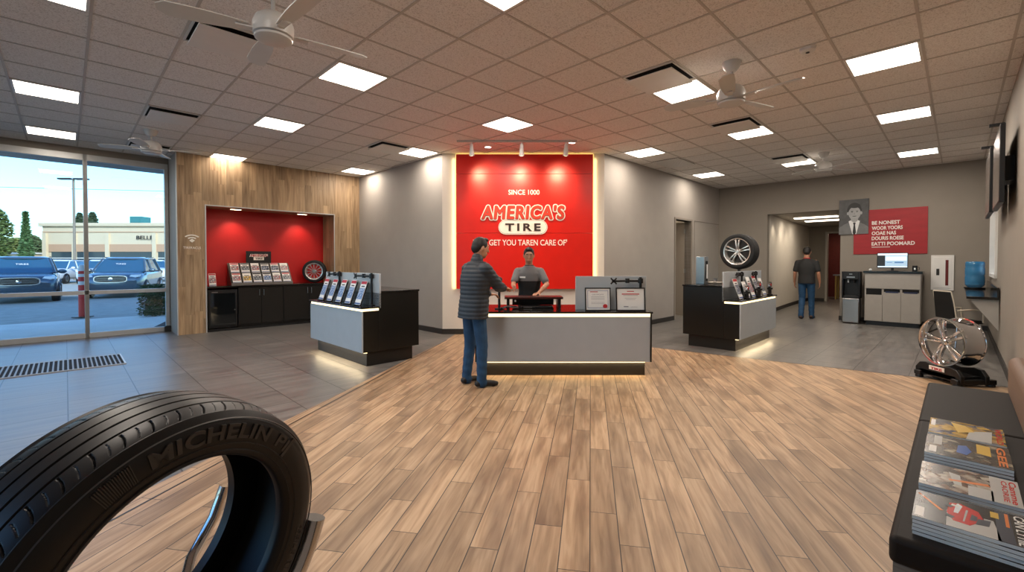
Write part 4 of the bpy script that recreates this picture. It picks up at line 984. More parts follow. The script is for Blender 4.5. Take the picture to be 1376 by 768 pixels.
MB().lathe([(0,0),(.045,0),(.045,.13),(.04,.13),(.04,.01),(0,.01)]).build('cup',BLACK,mg); MB().path([(.045,0,.1),(.075,0,.09),(.075,0,.04),(.045,0,.03)],.006).build('handle',BLACK,mg); MB().box(-.015,.015,-.047,-.044,.04,.08).build('logo_mark',LINER,mg)
pb=MB().ball((0,0,.03),(.03,.03,.03)).build('small_bottle',WHITE,loc=W(13.7,1.50,1.29)); set_tags(pb,'tiny white round container at the left end of the cabinet top','container')
# ---------------------------------------------------------------- side counter, jug, chair, screens
sc_=empty('side_counter','grey wall-hung counter with glossy top along the side wall','counter',W(10.3,-.455),A45)
MB().box(0,3.87,.0,.36,.91,.95).build('top',CTOP,sc_,bevel=.003); MB().box(0,3.87,0,.02,.95,1.1).build('upstand',CTOP,sc_)
MB().prism([(0,.91),(.30,.91),(.30,.87),(.0,.42)],.05,.09,'x').build('bracket',GP,sc_); MB().prism([(0,.91),(.30,.91),(.30,.87),(.0,.42)],2.4,2.44,'x').build('bracket',GP,sc_)
jg=empty('water_bottle','large blue water bottle on the side counter','water bottle',W(13.3,-.24,.951))
q=NT('blue_bottle'); q.p(Base_Color=lin('3f8fc4'),Roughness=.12,Alpha=.82); q.b.inputs['Transmission Weight'].default_value=.3; MC['blue_bottle']=q.m
MB().lathe([(0,.03),(.10,.03),(.125,.05),(.148,.09),(.145,.12),(.15,.14),(.15,.24),(.142,.27),(.15,.30),(.15,.42),(.142,.45),(.148,.48),(.145,.54),(.13,.56),(0,.57)],seg=40).build('bottle',q.m,jg)
MB().lathe([(0,0),(.15,0),(.16,.012),(.16,.03),(0,.03)],seg=40).build('base_ring',BLACK,jg)
ch=empty('visitor_chair','black chair with pale edging tucked under the side counter','chair',W(11.2,-.03),R(45+215))
MB().box(-.22,.22,-.2,.2,.43,.49).build('seat',BLACK,ch,bevel=.02)
bk=MB().prism([(-.22,.50),(-.20,.98),(.20,.98),(.22,.50)],-.235,-.2,'y'); bk.v=[(x,y-(z-.5)*.12,z) for x,y,z in bk.v]; bko=bk.build('backrest',BLACK,ch,bevel=.012)
CRM=mat('cream_trim','d8ccb8',.4)
ed=MB()
for s in (-1,1): ed.path([(s*.225,-.21,.50),(s*.215,-.246,.80),(s*.205,-.28,.98)],.010)
ed.path([(-.205,-.28,.985),(.205,-.28,.985)],.010); ed.build('edge_trim',CRM,ch)
for sx in (-1,1):
    for sy in (-1,1): MB().tube((sx*.19,sy*.17,.43),(sx*.22,sy*.22,0),.013).build('leg',CHROME,ch)
    MB().path([(sx*.23,-.2,.66),(sx*.25,0,.68),(sx*.24,.18,.67),(sx*.22,.19,.46)],.014).build('armrest',CRM,ch)
SCR=mat('switched_off_screen','6b625c',.22,spec=.6)  # grey-brown base colour stands in for the room's reflection on the screens
for i,(u0,u1) in enumerate(((7.75,9.1),(9.2,10.55))):
    tv=empty('wall_screen',['wide flat screen on the side wall, the nearer one','wide flat screen on the side wall, the one behind'][i],'screen',W(u0,-.40+.03*i),A45,'flat screens high on the side wall')
    MB().box(0,u1-u0,0.03,.075,2.2,3.12).build('housing',BLACK,tv,bevel=.004)
    MB().box(.015,u1-u0-.015,.075,.078,2.22,3.10).build('display',SCR,tv)
    MB().box(.4,.9,-.069-.03*i*0-.0+(0 if i==0 else -.03),.03,2.5,2.8).build('wall_mount',BLACK,tv)
    MB().box(.1,.16,.03,.16,3.12,3.15).build('camera_bar',BLACK,tv)
# things on the right desk
dp=empty('brochure_dispenser','tall silver dispenser with a dark slot on the right desk top','dispenser',W(8.27,3.33,1.101),R(45))
MB().box(-.09,.09,-.08,.08,0,.50).build('housing',STEEL,dp,bevel=.008); MB().box(-.04,.05,-.084,-.08,.06,.42).build('slot',BLACKHOLE,dp); MB().box(-.015,.03,-.09,-.084,.1,.36).build('paper_strip',LINER,dp)
tr=empty('tray','small white tray with a steel cup on the right desk top','tray',W(8.75,3.28,1.101),A45)
MB().lathe([(0,0),(.12,0),(.14,.02),(.135,.02),(.115,.006),(0,.006)]).build('dish',OFFW,tr); MB().lathe([(0,.01),(.03,.01),(.035,.09),(.03,.09),(.027,.02),(0,.02)],c=(.02,.0,0)).build('cup',STEEL,tr)
monitor_arm(MR@Vector((.72,.22,.861)),A45,'black monitor arm on the right desk behind the parts display, near end',.42,.36)
monitor_arm(MR@Vector((1.5,.22,.861)),A45,'black monitor arm on the right desk behind the parts display, far end',.42,.3)
for k,(x,pc,hd,h_) in enumerate(((.34,3,1,.36),(.72,1,0,.30),(1.02,4,0,.38),(1.36,3,1,.40),(1.68,1,0,.34))):
    p=MR@Vector((x,.1,.872)); on=['nearest the glowing corner','second from the glowing corner','middle one','second from the far end','at the far end'][k]
    brochure(p,A45,['dark leaflet with red top','grey leaflet','pale mixed-colour leaflet','tall dark leaflet with red top','grey short leaflet'][k]+' on the right desk ledge, '+on,'leaflets on the right desk ledge',pic=pc,w=.19,h=h_,head=hd,lean=20)
def gearpart(x,s,lab):
    p=MR@Vector((x,.07,.861)); o=empty('car_part',lab,'car part',p,A45)
    MB().lathe([(.0,0),(.05*s,0),(.055*s,.015),(.03*s,.02),(.03*s,.10*s),(.05*s,.11*s),(.05*s,.14*s),(0,.14*s)],seg=20).build('body',DGREY,o)
    MB().lathe([(.045*s,-.02),(.06*s,-.02),(.06*s,.02),(.045*s,.02)],axis='y',seg=20,closed=True,c=(0,0,.2*s)).build('ring',CHROME,o)
    MB().ball((0,0,.2*s),.03*s).build('knob',mat('anodised_red','b02020',.3,.3),o)
gearpart(.53,.9,'small dark metal car part between two leaflets, near the glowing corner'); gearpart(1.19,1.1,'dark metal car part with chrome ring in the middle of the right ledge'); gearpart(1.86,1.0,'metal car part with chrome ring at the far end of the right ledge')
# workshop bits through the far door
ws=empty('workshop_bench','work table with yellow tools seen through the far hall door','work table',W(22.3,3.0),A45)
MB().box(-.3,.3,-.6,.6,.95,1.0).build('top',STEEL,ws)
for sx in (-.25,.25):
    for sy in (-.5,.5): MB().box(sx-.03,sx+.03,sy-.03,sy+.03,0,.95).build('leg',mat('yellow_metal','c09a50',.4,.3),ws)
jk=MB().tube((0,0,0),(0,0,.28),.09,.07).ball((0,0,.3),.07).build('canister',mat('yellow_metal'),loc=W(22.3,3.2,1.001)); set_tags(jk,'yellow canister on the work table beyond the hall','canister')

# ---------------------------------------------------------------- people
SKIN=mat('skin','b98468',.5,var=.04); SKIN2=mat('skin_light','c48f70',.5,var=.04); HAIR=mat('dark_hair','17120f',.55,var=.2,scale=60)
JACK=mat('navy_jacket','2a3038',.55,var=.12,scale=12); JEAN=mat('blue_jeans','1f4668',.75,var=.18,scale=14); SHOE=mat('dark_shoes','16171b',.5,var=.1)
SHG=mat('polo_grey','6c6a6a',.75,var=.06); SHB=mat('polo_black','101011',.75,var=.1); TEE=mat('black_tee','222120',.75,var=.1); SHBR=mat('brown_shoes','3a2a22',.5)
def Vv(a): return Vector(a)
def limb(m,a,b,ra,rb,bulge=0):
    a=Vv(a);b=Vv(b)
    if bulge:
        c=a.lerp(b,.38); m.capsule(a,c,ra,ra*.5+rb*.5+bulge); m.capsule(c,b,ra*.5+rb*.5+bulge,rb)
    else: m.capsule(a,b,ra,rb)
def hand(m,wr,d,nrm,side,curl=25,thumb=1):
    """wr wrist, d finger direction, nrm palm normal (facing), side=+1/-1 thumb side along d x nrm"""
    wr=Vv(wr); d=Vv(d).normalized(); nrm=Vv(nrm); nrm=(nrm-d*nrm.dot(d)).normalized(); sx=d.cross(nrm)*side
    for k in (-1.5,-.5,.5,1.5):
        m.capsule(wr+sx*k*.010,wr+d*.085+sx*k*.019,.014,.012)
    ln=[.066,.078,.072,.056]
    for k,l in zip((1.5,.5,-.5,-1.5),ln):
        p=wr+d*.088+sx*k*.0205; a=R(curl); d1=(d*math.cos(a)+nrm*math.sin(a)+sx*k*.05).normalized(); d2=(d*math.cos(a*2.2)+nrm*math.sin(a*2.2)).normalized()
        q=p+d1*l*.55; m.capsule(p,q,.0088,.0080); m.capsule(q,q+d2*l*.5,.0080,.0068)
    t0=wr+d*.025+sx*.022; t1=t0+(d*.55+sx*.75+nrm*.2).normalized()*.045; t2=t1+(d*.9+sx*.25+nrm*.25).normalized()*.032
    m.capsule(t0,t1,.013,.010); m.capsule(t1,t2,.010,.008)
def person(label,loc,heading,J,skin,outfit,hair_mat=HAIR,height=1.78,group=None):
    """J: joints in local frame, x right, y forward"""
    root=empty('person',label,'person',loc,heading-PI/2); s=height/1.78; root.scale=(s,s,s)
    hd=Vv(J['head']); nk=Vv(J['neck']); ch=Vv(J['chest']); pv=Vv(J['pelvis'])
    M=Euler((J.get('nod',0),0,J.get('turn',0))).to_matrix().to_4x4()
    HS=1.09; M=M@Matrix.Scale(HS,4)
    def Hd(x,y,z): return hd+(M@Vector((x,y,z)))
    m=MB()
    Mr=M.copy()
    m.ball(hd,(.074,.093,.105),20,14,M=Mr); m.ball(Hd(0,.012,-.055),(.060,.075,.070),16,10,M=Mr); m.ball(Hd(0,.055,-.085),(.030,.03,.028),12,8,M=Mr)
    m.capsule(Hd(0,.088,.012),Hd(0,.106,-.028),.009,.014); m.ball(Hd(0,.086,-.062),(.026,.012,.012),12,8,M=Mr); m.capsule(Hd(-.035,.078,.03),Hd(.035,.078,.03),.013,.013)
    for q in (-1,1): m.ball(Hd(q*.077,-.005,-.01),(.010,.018,.030),10,8,M=Mr)
    m.capsule(nk+Vector((0,-.0,-.06)),Hd(0,-.015,-.06),.062,.054)
    # torso core
    m.capsule(pv,ch,.11,.115); 
    for q in ('L','R'):
        sh,el,wr=Vv(J['sh'+q]),Vv(J['el'+q]),Vv(J['wr'+q])
        m.capsule(nk+Vector((0,0,-.10)),sh+Vector((0,0,-.02)),.060,.046)
        limb(m,sh,el,.048,.038,.004); limb(m,el,wr,.039,.027,.005)
        hand(m,wr,J['hd'+q],J['pn'+q],J['ts'+q],J.get('curl',25))
        hp,kn,an=Vv(J['hp'+q]),Vv(J['kn'+q]),Vv(J['an'+q])
        m.capsule(pv,hp,.09,.085); limb(m,hp,kn,.078,.052,.004); limb(m,kn,an,.052,.037,.008)
    body=remesh(m,'body',[skin],.0065,5,root)
    # eyes, brows, mouth
    for q in (-1,1):
        MB().ball(Hd(q*.031,.083,.012),(.009,.006,.0045),12,8,M=Mr).build('eye',WHITE,body); MB().ball(Hd(q*.031,.0885,.012),(.005,.003,.0048),10,6,M=Mr).build('iris',HAIR,body)
        MB().capsule(Hd(q*.017,.093,.034),Hd(q*.045,.082,.036),.0042,.003).build('eyebrow',hair_mat,body)
    MB().capsule(Hd(-.02,.094,-.060),Hd(.02,.094,-.060),.0035,.0035).build('mouth',mat('lips','8a4a40',.5),body)
    # hair: short
    h=MB(); h.ball(Hd(0,-.012,.022),(.081,.092,.098),20,14,M=Mr); h.ball(Hd(0,-.045,-.01),(.070,.062,.07),16,10,M=Mr); h.ball(Hd(0,.04,.092),(.052,.040,.028),14,8,M=Mr)
    ho=remesh(h,'hair',[hair_mat],.007,3,root)
    outfit(root,J); return root
def torso_secs(m,J,g=0.0,hem=.0,sh_w=.0):
    pv,ch=Vv(J['pelvis']),Vv(J['chest']); nk=Vv(J['neck'])
    secs=[]
    for t,rx,ry in ((hem,.172,.122),(.12,.168,.118),(.4,.158,.112),(.7,.172,.118),(1.0,.186,.122),(1.22,.172,.112),(1.40,.118,.088),(1.54,.070,.068)):
        c=pv.lerp(ch,t) if t<=1 else ch.lerp(nk,(t-1)/.6); secs.append((c.x,c.y,c.z,rx+g,ry+g))
    m.loft(secs,28,e=2.3)
def trousers(root,J,mt,top=.06,r=0):
    m=MB(); pv=Vv(J['pelvis'])
    m.loft([(pv.x,pv.y,pv.z-.10,.155,.115),(pv.x,pv.y,pv.z-.02,.170,.122),(pv.x,pv.y,pv.z+top,.162,.115)],24,e=2.4)
    for q in 'LR':
        hp,kn,an=Vv(J['hp'+q]),Vv(J['kn'+q]),Vv(J['an'+q])
        m.capsule(hp,kn,.094,.072); m.capsule(kn,an+Vector((0,0,.02)),.072,.060); m.capsule(an+Vector((0,0,.0)),an+Vector((0,0.01,-.035)),.060,.062)
    def fn(co,no):
        w=.004*np.sin(co[:,2]*60+co[:,0]*25)*np.clip((.55-np.abs(co[:,2]-.25))/.5,0,1); return co+no*w[:,None]*.6
    remesh(m,'trousers',[mt],.009,6,root,fn)
def shoes(root,J,mt):
    for q in 'LR':
        an=Vv(J['an'+q]); d=Vv(J['ft'+q]); d.z=0; d.normalize(); m=MB(); sx=Vector((d.y,-d.x,0))
        b=Vector((an.x,an.y,.0))
        m.capsule(b-d*.05+Vector((0,0,.048)),b+d*.02+Vector((0,0,.06)),.040,.042); m.capsule(b+d*.0+Vector((0,0,.05)),b+d*.15+Vector((0,0,.036)),.042,.034); m.capsule(b+d*.15+sx*.008+Vector((0,0,.034)),b+d*.185+Vector((0,0,.03)),.036,.028)
        m.capsule(b-d*.01+Vector((0,0,.06)),b+Vector((0,0,.10)),.040,.042)
        def fn(co,no): co=co.copy(); co[:,2]=np.maximum(co[:,2],.004); return co
        sh=remesh(m,'shoe',[mt],.007,5,root,fn)
def sleeve(m,a,b,ra,rb): m.capsule(a,b,ra,rb)
def customer_outfit(root,J):
    trousers(root,J,JEAN); shoes(root,J,SHOE)
    m=MB(); torso_secs(m,J,.035,-.42)
    for q in 'LR':
        sh,el,wr=Vv(J['sh'+q]),Vv(J['el'+q]),Vv(J['wr'+q])
        m.capsule(Vv(J['neck'])+Vector((0,0,-.11)),sh+Vector((0,0,-.02)),.085,.080); m.capsule(sh+Vector((0,0,-.02)),el,.080,.070); m.capsule(el,el.lerp(wr,.93),.072,.050)
    nk=Vv(J['neck']); m.capsule(nk+Vector((0,-.01,-.05)),nk+Vector((0,0,.01)),.082,.072)
    def fn(co,no):
        w=.006*np.abs(np.sin(co[:,2]*PI/.05))-.003; return co+no*w[:,None]
    remesh(m,'jacket',[JACK],.0085,5,root,fn)
def polo_outfit(root,J):
    trousers(root,J,mat('black_trousers','121214',.8)); shoes(root,J,SHOE)
    m=MB(); torso_secs(m,J,.012,-.15)
    for q in 'LR':
        sh,el=Vv(J['sh'+q]),Vv(J['el'+q]); m.capsule(Vv(J['neck'])+Vector((0,0,-.10)),sh+Vector((0,0,-.02)),.070,.064); m.capsule(sh+Vector((0,0,-.02)),sh.lerp(el,.72),.066,.062)
    ch=Vv(J['chest'])
    o=remesh(m,'polo_shirt',[SHG,SHB],.008,5,root,matfn=lambda c:1 if (c.z<ch.z-.035 and abs(c.x-ch.x)<.2) else 0)
    nk=Vv(J['neck']); MB().loft([(nk.x,nk.y+.0,nk.z-.055,.088,.08),(nk.x,nk.y+.0,nk.z-.01,.072,.068),(nk.x,nk.y,nk.z-.012,.064,.06),(nk.x,nk.y,nk.z-.05,.07,.066)],24).build('collar',SHB,o)
    MB().box(ch.x+.05,ch.x+.14,ch.y+.125,ch.y+.132,ch.z+.01,ch.z+.035).build('name_tag',WHITE,o)
def tee_outfit(root,J):
    trousers(root,J,JEAN); shoes(root,J,SHBR)
    m=MB(); torso_secs(m,J,.014,-.25)
    for q in 'LR':
        sh,el=Vv(J['sh'+q]),Vv(J['el'+q]); m.capsule(Vv(J['neck'])+Vector((0,0,-.10)),sh+Vector((0,0,-.02)),.070,.064); m.capsule(sh+Vector((0,0,-.02)),sh.lerp(el,.75),.066,.062)
    o=remesh(m,'t_shirt',[TEE],.009,5,root); nk=Vv(J['neck'])
    MB().loft([(nk.x,nk.y,nk.z-.055,.092,.084),(nk.x,nk.y,nk.z-.005,.074,.07),(nk.x,nk.y,nk.z-.008,.066,.062),(nk.x,nk.y,nk.z-.05,.07,.066)],24).build('collar',mat('red_collar','b02024',.6),o)
# customer: seen from behind and the right, right arm reaching over the counter
J=dict(head=(0,.085,1.665),neck=(0,.035,1.52),chest=(0,.01,1.29),pelvis=(0,-.02,.96),nod=R(-10),turn=R(-12),
 shR=(.185,.02,1.42),elR=(.20,.20,1.20),wrR=(.02,.44,1.16),hdR=(-.35,.9,-.05),pnR=(0,0,-1),tsR=-1,
 shL=(-.185,.03,1.42),elL=(-.23,.12,1.16),wrL=(-.14,.33,1.08),hdL=(.25,.9,-.1),pnL=(0,0,-1),tsL=1,
 hpR=(.09,-.02,.92),knR=(.11,.02,.50),anR=(.13,.00,.085),ftR=(.35,1,0),hpL=(-.09,-.02,.92),knL=(-.11,.01,.50),anL=(-.13,-.03,.085),ftL=(-.15,1,0))
person('person in a dark quilted jacket and blue jeans standing at the main counter, back turned',(-.45,5.42,.004),R(42),J,SKIN2,customer_outfit,height=1.79)
# employee: faces the camera behind the counter
J=dict(head=(0,.07,1.665),neck=(0,.03,1.52),chest=(0,.01,1.29),pelvis=(0,0,.96),nod=R(-14),turn=R(6),
 shR=(.185,.02,1.42),elR=(.235,.20,1.20),wrR=(.20,.43,1.17),hdR=(-.05,1,-.0),pnR=(-1,0,-.2),tsR=-1,
 shL=(-.185,.02,1.42),elL=(-.29,.14,1.20),wrL=(-.17,.30,1.075),hdL=(.5,.85,-.12),pnL=(0,0,-1),tsL=1,
 hpR=(.09,0,.92),knR=(.10,.02,.50),anR=(.11,0,.085),ftR=(.2,1,0),hpL=(-.09,0,.92),knL=(-.10,.02,.50),anL=(-.11,0,.085),ftL=(-.2,1,0))
person('person in a grey and black polo shirt standing behind the main counter',(.27,6.98,0),R(-97),J,SKIN,polo_outfit,height=1.72)
# walker in the hall opening
J=dict(head=(0,.02,1.665),neck=(0,.0,1.52),chest=(0,0,1.29),pelvis=(0,0,.96),nod=R(-6),turn=0,curl=18,
 shR=(.19,.0,1.42),elR=(.245,-.03,1.14),wrR=(.265,.06,.90),hdR=(0,.15,-1),pnR=(-1,0,0),tsR=1,
 shL=(-.19,.0,1.42),elL=(-.245,-.02,1.14),wrL=(-.265,.08,.90),hdL=(0,.2,-1),pnL=(1,0,0),tsL=-1,
 hpR=(.09,0,.92),knR=(.095,.08,.51),anR=(.10,.10,.085),ftR=(.1,1,0),hpL=(-.09,0,.92),knL=(-.095,.04,.50),anL=(-.10,-.10,.09),ftL=(-.1,1,0))
person('person in a black t-shirt and blue jeans walking away into the hall',(*W(13.92,2.85)[:2],0),R(50),J,SKIN,tee_outfit,height=1.90)

# ---------------------------------------------------------------- outside
ASPH=mat('asphalt','aca69a',.85,var=.12,scale=3,bump=.1); CONC=mat('pavement','f0e8da',.8,var=.06,scale=2)
struct('ground_lot',MB().box(-160,-3.2,-80,120,-.14,-.02).box(-3.2,26,12.42,120,-.14,-.02).box(-3.2,60,-80,-.7,-.14,-.02).box(26.8,60,-.7,12.42,-.14,-.02).box(-3.2,-3,-.6,12.42,-.1,-.02),ASPH)
sw=MB().prism([(-14.5,12.42),(4.5,12.42),(4.5,16.4),(-14.5,15.6)],-.02,.0)
struct('path_front',sw,CONC)
struct('path_side',MB().box(-6.5,-3.2,-2,12.42,-.02,.0),CONC)
mu=MB().prism([(1.3,12.6),(2.9,12.5),(3.0,15.2),(2.3,15.6)],.001,.03).build('planting_bed',mat('mulch','33241e',.95,var=.4,scale=40),rz=A45,smooth=0); mu['kind']='structure'; mu.name='ground_bed'
def leafball(name,label,cat,loc,rx,ry,h,n,col,sz,group=None,trunk=True,shape='box'):
    o=empty(name,label,cat,loc,0,group); m=MB(); rnd=random.Random(int(loc[0]*77+loc[1]*31))
    for i in range(n):
        z=rnd.random()*h; 
        if shape=='box': k=1
        elif shape=='cone': k=max(.08,1-z/h)
        else: k=math.sqrt(max(.05,1-((z/h-.5)*2)**2))
        a=rnd.random()*2*PI; rr=math.sqrt(rnd.random())
        if shape=='box': x=rnd.uniform(-rx,rx); y=rnd.uniform(-ry,ry)
        else: x=rr*rx*k*math.cos(a); y=rr*ry*k*math.sin(a)
        z0=z+(.0 if shape=='box' else h*.12)
        d=Vector((rnd.uniform(-1,1),rnd.uniform(-1,1),rnd.uniform(-.5,1))).normalized(); e1,e2,_=basis(d); c=Vector((x,y,z0)); q=sz*rnd.uniform(.6,1.3)
        m.add([c-e1*q*.5,c+e2*q*.3,c+e1*q*.9,c-e2*q*.3],[(0,1,2,3)],0)
    m.build('foliage',mat('leaf_'+col,col,.7,var=.35,scale=3),o,smooth=0)
    if trunk: MB().tube((0,0,0),(0,0,h*.8),max(.02,h*.018),max(.01,h*.006)).build('trunk',mat('bark','4a3a2c',.9),o)
    return o
leafball('clipped_hedge','clipped green shrub in the bed outside the right window pane','shrub',(-10.05,12.60,.02),.26,.36,.86,4200,'3c5a34',.05)
# bollard
bl=empty('bollard','red and white striped bollard outside the window','bollard',(-11.75,12.2,0))
RB=mat('bollard_red','d83a34',.5); m=MB()
for k,(z0,z1) in enumerate(((0,.88),(.88,.98),(.98,1.10),(1.10,1.18),(1.18,1.26))): m.tube((0,0,z0),(0,0,z1),.085,seg=24,m=k%2)
m.lathe([(.085,1.26),(.08,1.36),(.05,1.42),(0,1.44)],seg=24,m=1); m.build('post',[RB,WHITE],bl)
MB().box(-.16,.16,-.16,.16,0,.02).build('base_plate',BLACK,bl)
# lamp post
lp=empty('street_lamp','tall parking lot lamp post with two flat heads','street lamp',(-37.2,38,0))
MB().tube((0,0,0),(0,0,8.6),.10,.08).build('pole',mat('pole_brown','8a7c6c',.6),lp)
for s in (-1,1): MB().box(s*.2-.05,s*1.15+.05 if s>0 else s*.2+.05,-.2,.2,8.48,8.6).build('lamp_head',DGREY,lp) if s>0 else MB().box(-1.2,-.15,-.2,.2,8.5,8.62).build('lamp_head',DGREY,lp)
# shop across the lot
bd=empty('shop_building','long cream flat-roofed building across the parking lot','building',(0,60,0)); BS=mat('building_cream','d8c4a4',.8,var=.04); BS2=mat('building_tan','c09878',.8,var=.04)
MB().box(-63,-30,0,14,0,6.3).build('wall',BS,bd)
MB().box(-63.3,-29.7,-.3,14.2,6.3,6.75).build('cornice',BS,bd,bevel=.05)
MB().box(-63.05,-30,-.08,.0,5.5,5.6).build('trim_line',BS2,bd)
for x0,x1 in ((-61.8,-58.9),(-58.4,-54.4),(-54,-48.4),(-47.5,-42),(-41,-36)):
    f=MB().box(x0-.3,x1+.3,-.12,0,2.9,3.9).build('sign_band',BS2,bd)
    MB().box(x0,x1,-.05,.02,1.3,2.9).build('shop_window',mat('shop_glass','3c4a50',.1),bd); MB().box(x0,x1,-.08,-.03,2.0,2.1).build('window_bar',WHITE,bd)
for x in (-62.6,-58.65,-54.2,-47.9): MB().box(x-.25,x+.25,-.25,0,0,5.4).build('pilaster',BS,bd)
MB().text('BELLES',(-49,-.1,4.8),XD,YD,2.6,.5,.05).build('lettering',DGREY,bd)
ac=MB().box(-.8,.8,-.8,.8,0,1.0).box(-.6,.6,-.85,-.8,.2,.8).build('rooftop_unit',mat('teal_unit','3f7f80',.6),loc=(-51.5,62,6.75)); set_tags(ac,'small green box unit on the roof of the cream building','rooftop unit')
lw=empty('low_building','low pale building beyond the lot behind the trees','building',(-69.5,60,0)); MB().box(-6,5,0,4,0,2.6).build('wall',BS,lw); MB().box(-6.2,5.2,-.3,4.2,2.6,2.8).build('roof',WHITE,lw)
for i,(x,y,rx,h,c,sh,lb) in enumerate(((-63.6,55,1.6,7.3,'55662f','round','round green tree at the left edge of the window'),(-60.9,56,.9,7.0,'4a6638','cone','tall narrow conifer left of the cream building'),(-75.5,68,2.2,4.6,'7a8040','round','yellow-green tree left of the tall conifer'),(-79,74,1.8,4.4,'667040','round','small round tree behind the tall conifer'),(-77.3,80,.8,9.2,'3e5034','round','treetop showing over the roof beside the mullion'),(-72.4,67.5,1.5,4.9,'5c6a40','round','bushy tree close against the cream building'),(-75.0,80,1.0,9.3,'3e5034','round','wider treetop showing over the roof right of the mullion'))):
    leafball('tree',lb,'tree',(x,y,0),rx,rx,h,3000,c,.34,'trees across the lot',shape=sh)
wr_=MB().tube((-90,40,9.3),(-20,46,8.4),.02).build('overhead_cable',BLACK); set_tags(wr_,'thin overhead cable crossing the sky outside the window','cable')
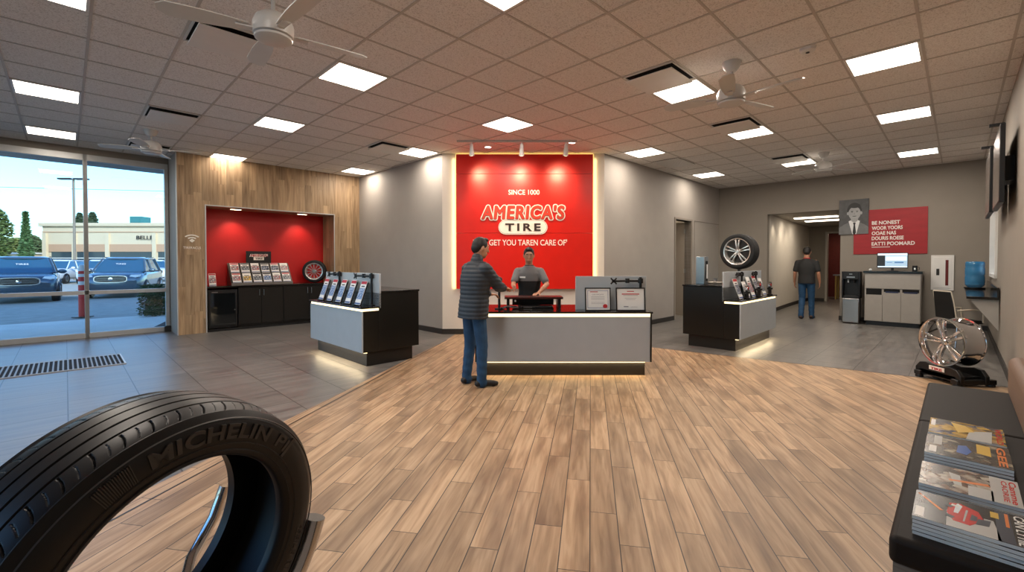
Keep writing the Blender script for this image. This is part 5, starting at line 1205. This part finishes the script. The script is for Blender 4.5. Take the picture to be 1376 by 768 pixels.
# cars
def car(label,loc,heading,paint,detail=True,scale=1.0,group=None,wide=True):
    """local +y is the front"""
    o=empty('car',label,'car',loc,heading-PI/2,group); o.scale=(scale,)*3
    GL=mat('car_glass','3c6c88',.06,.35,spec=1); DK=mat('car_black_trim','0c0d0f',.4); LMP=mat('car_lamp','f2f6fa',.15,spec=.9)  # blue of the car glass is sky reflection put into its base colour
    m=MB(); secs=[]
    # along y: (y, halfwidth, z0, z1)
    st=[(-2.35,.80,.50,.95),(-2.25,.92,.36,1.10),(-1.6,.97,.30,1.12),(0,.98,.28,1.10),(1.0,.98,.28,1.10),(1.75,.97,.28,1.04),(2.15,.93,.28,.97),(2.32,.86,.32,.88),(2.40,.74,.40,.74)]
    V=[];seg=28
    for y,hw,z0,z1 in st:
        for i in range(seg):
            a=2*PI*i/seg; c,s_=math.cos(a),math.sin(a)
            V.append((hw*math.copysign(abs(c)**.42,c),y,(z0+z1)/2+(z1-z0)/2*math.copysign(abs(s_)**.42,s_)))
    n=len(st); F=[(k*seg+i,(k+1)*seg+i,(k+1)*seg+(i+1)%seg,k*seg+(i+1)%seg) for k in range(n-1) for i in range(seg)]+[tuple(range(seg)),tuple(range((n-1)*seg,n*seg))[::-1]]
    MB().add(V,F).build('body',paint,o,smooth=50)
    # greenhouse: glass core + roof + pillars
    def gh(y0,y1,y2,y3,zb,zt,wb,wt):
        V=[(-wb,y0,zb),(wb,y0,zb),(wb,y3,zb),(-wb,y3,zb),(-wt,y1,zt),(wt,y1,zt),(wt,y2,zt),(-wt,y2,zt)]
        return MB().add(V,[(0,3,2,1),(4,5,6,7),(0,1,5,4),(1,2,6,5),(2,3,7,6),(3,0,4,7)])
    gh(-2.1,-1.7,.35,1.12,1.06,1.62,.86,.68).build('windows',GL,o,bevel=.03)
    MB().loft([(0,-.68,1.60,.74,1.12),(0,-.68,1.66,.72,1.08),(0,-.7,1.70,.6,.95)],24,e=5).build('roof',paint,o,bevel=.01)
    for s in (-1,1):
        MB().path([(s*.87,1.18,1.06),(s*.80,.80,1.35),(s*.70,.40,1.63)],.035).path([(s*.87,-.2,1.06),(s*.71,-.25,1.63)],.035).path([(s*.87,-2.0,1.06),(s*.70,-1.7,1.63)],.05).build('pillar',paint,o)
        mr=MB().ball((s*1.07,.85,1.12),(.13,.07,.085)).box(min(s*.88,s*1.0),max(s*.88,s*1.0),.82,.88,1.06,1.10).build('mirror',paint,o)
        MB().path([(s*.72,.1,1.69),(s*.72,-1.4,1.69)],.018).build('roof_rail',DK,o)
        MB().prism([(s*.50,.80),(s*.88,.86),(s*.91,.96),(s*.62,.95)],2.02,2.30,'y').build('headlight',LMP,o,bevel=.01)
        MB().ball((s*.70,2.28,.50),(.075,.06,.055)).build('fog_light',LMP,o)
        MB().prism([(s*.55,.42),(s*.86,.44),(s*.86,.58),(s*.6,.6)],2.1,2.315,'y').build('bumper_vent',DK,o)
    for x in (-.90,.90):
        for y in (1.45,-1.45):
            w_=MB().lathe([(.0,-.1),(.22,-.11),(.34,-.12),(.37,-.08),(.37,.08),(.34,.12),(.22,.11),(0,.1)],axis='x',seg=32,c=(x,y,.37)).build('wheel',RUB,o)
            MB().lathe([(0,-.125),(.2,-.13),(.22,-.115),(.22,.115),(.2,.13),(0,.125)],axis='x',seg=20,c=(x,y,.37)).build('hubcap',STEEL,w_)
    n=12; hx=.50
    def st_(rx,rz,zc): return [(rx*math.copysign(abs(math.cos(t))**.5,math.cos(t)),zc+rz*math.copysign(abs(math.sin(t))**.5,math.sin(t))) for t in [2*PI*i/24 for i in range(24)]]
    g_=MB().prism(st_(.53,.145,.79),2.2,2.405,'y').build('grille_surround',mat('bright_rim'),o); gi=MB().prism(st_(.49,.115,.79),2.25,2.412,'y').build('grille',DK,o)
    b=MB()
    for z in (.74,.79,.84): b.box(-.46,.46,2.412,2.418,z-.006,z+.006)
    b.build('grille_bars',STEEL,gi); MB().lathe([(0,2.425),(.07,2.42),(.075,2.41)],axis='y',seg=20,c=(0,0,.79)).build('badge',CHROME,gi)
    MB().prism([(-.6,.34),(.6,.34),(.66,.52),(-.66,.52)],2.2,2.37,'y').build('lower_intake',DK,o); MB().box(-.7,.7,2.2,2.385,.30,.335).build('skid_strip',STEEL,o)
    if detail: MB().text('TIRES',(0,.88,1.40),(-1,0,0),(0,-.62,.785),.34,.07,.004).build('windscreen_marking',WHITE,o)
    return o
P1=mat('car_paint_blue','465a68',.25,.5,coat=.6); P2=mat('car_paint_steel','62727c',.25,.5,coat=.6); P3=mat('car_paint_white','d8dadc',.3,coat=.4); P4=mat('car_paint_dark','3a3c44',.3,.3,coat=.4)
def at(px,Y): return ((px-688)/600*Y,Y,-.02)
c1=at(32,18.0); c2=at(170,20.8)
car('blue suv parked outside the left window pane',c1,math.atan2(-c1[1],-c1[0])-R(3),P1,scale=1.03)
car('steel-blue suv parked outside the right window pane',c2,math.atan2(-c2[1],-c2[0])-R(12),P2,scale=1.03)
for i,(px,Y,p,hd,lb) in enumerate(((82,32.5,P3,-70,'white car between the two suvs, nearest the mullion'),(96,46,P4,-80,'dark car farther back left of the mullion'),(138,33,P3,-60,'white car showing left of the steel-blue suv'),(70,52,P3,-100,'small white car before the shop windows'),(206,36,P3,-50,'white car at the right edge of the right window pane'))):
    car(lb,at(px,Y),R(hd),p,detail=False,group='cars in the far rows')
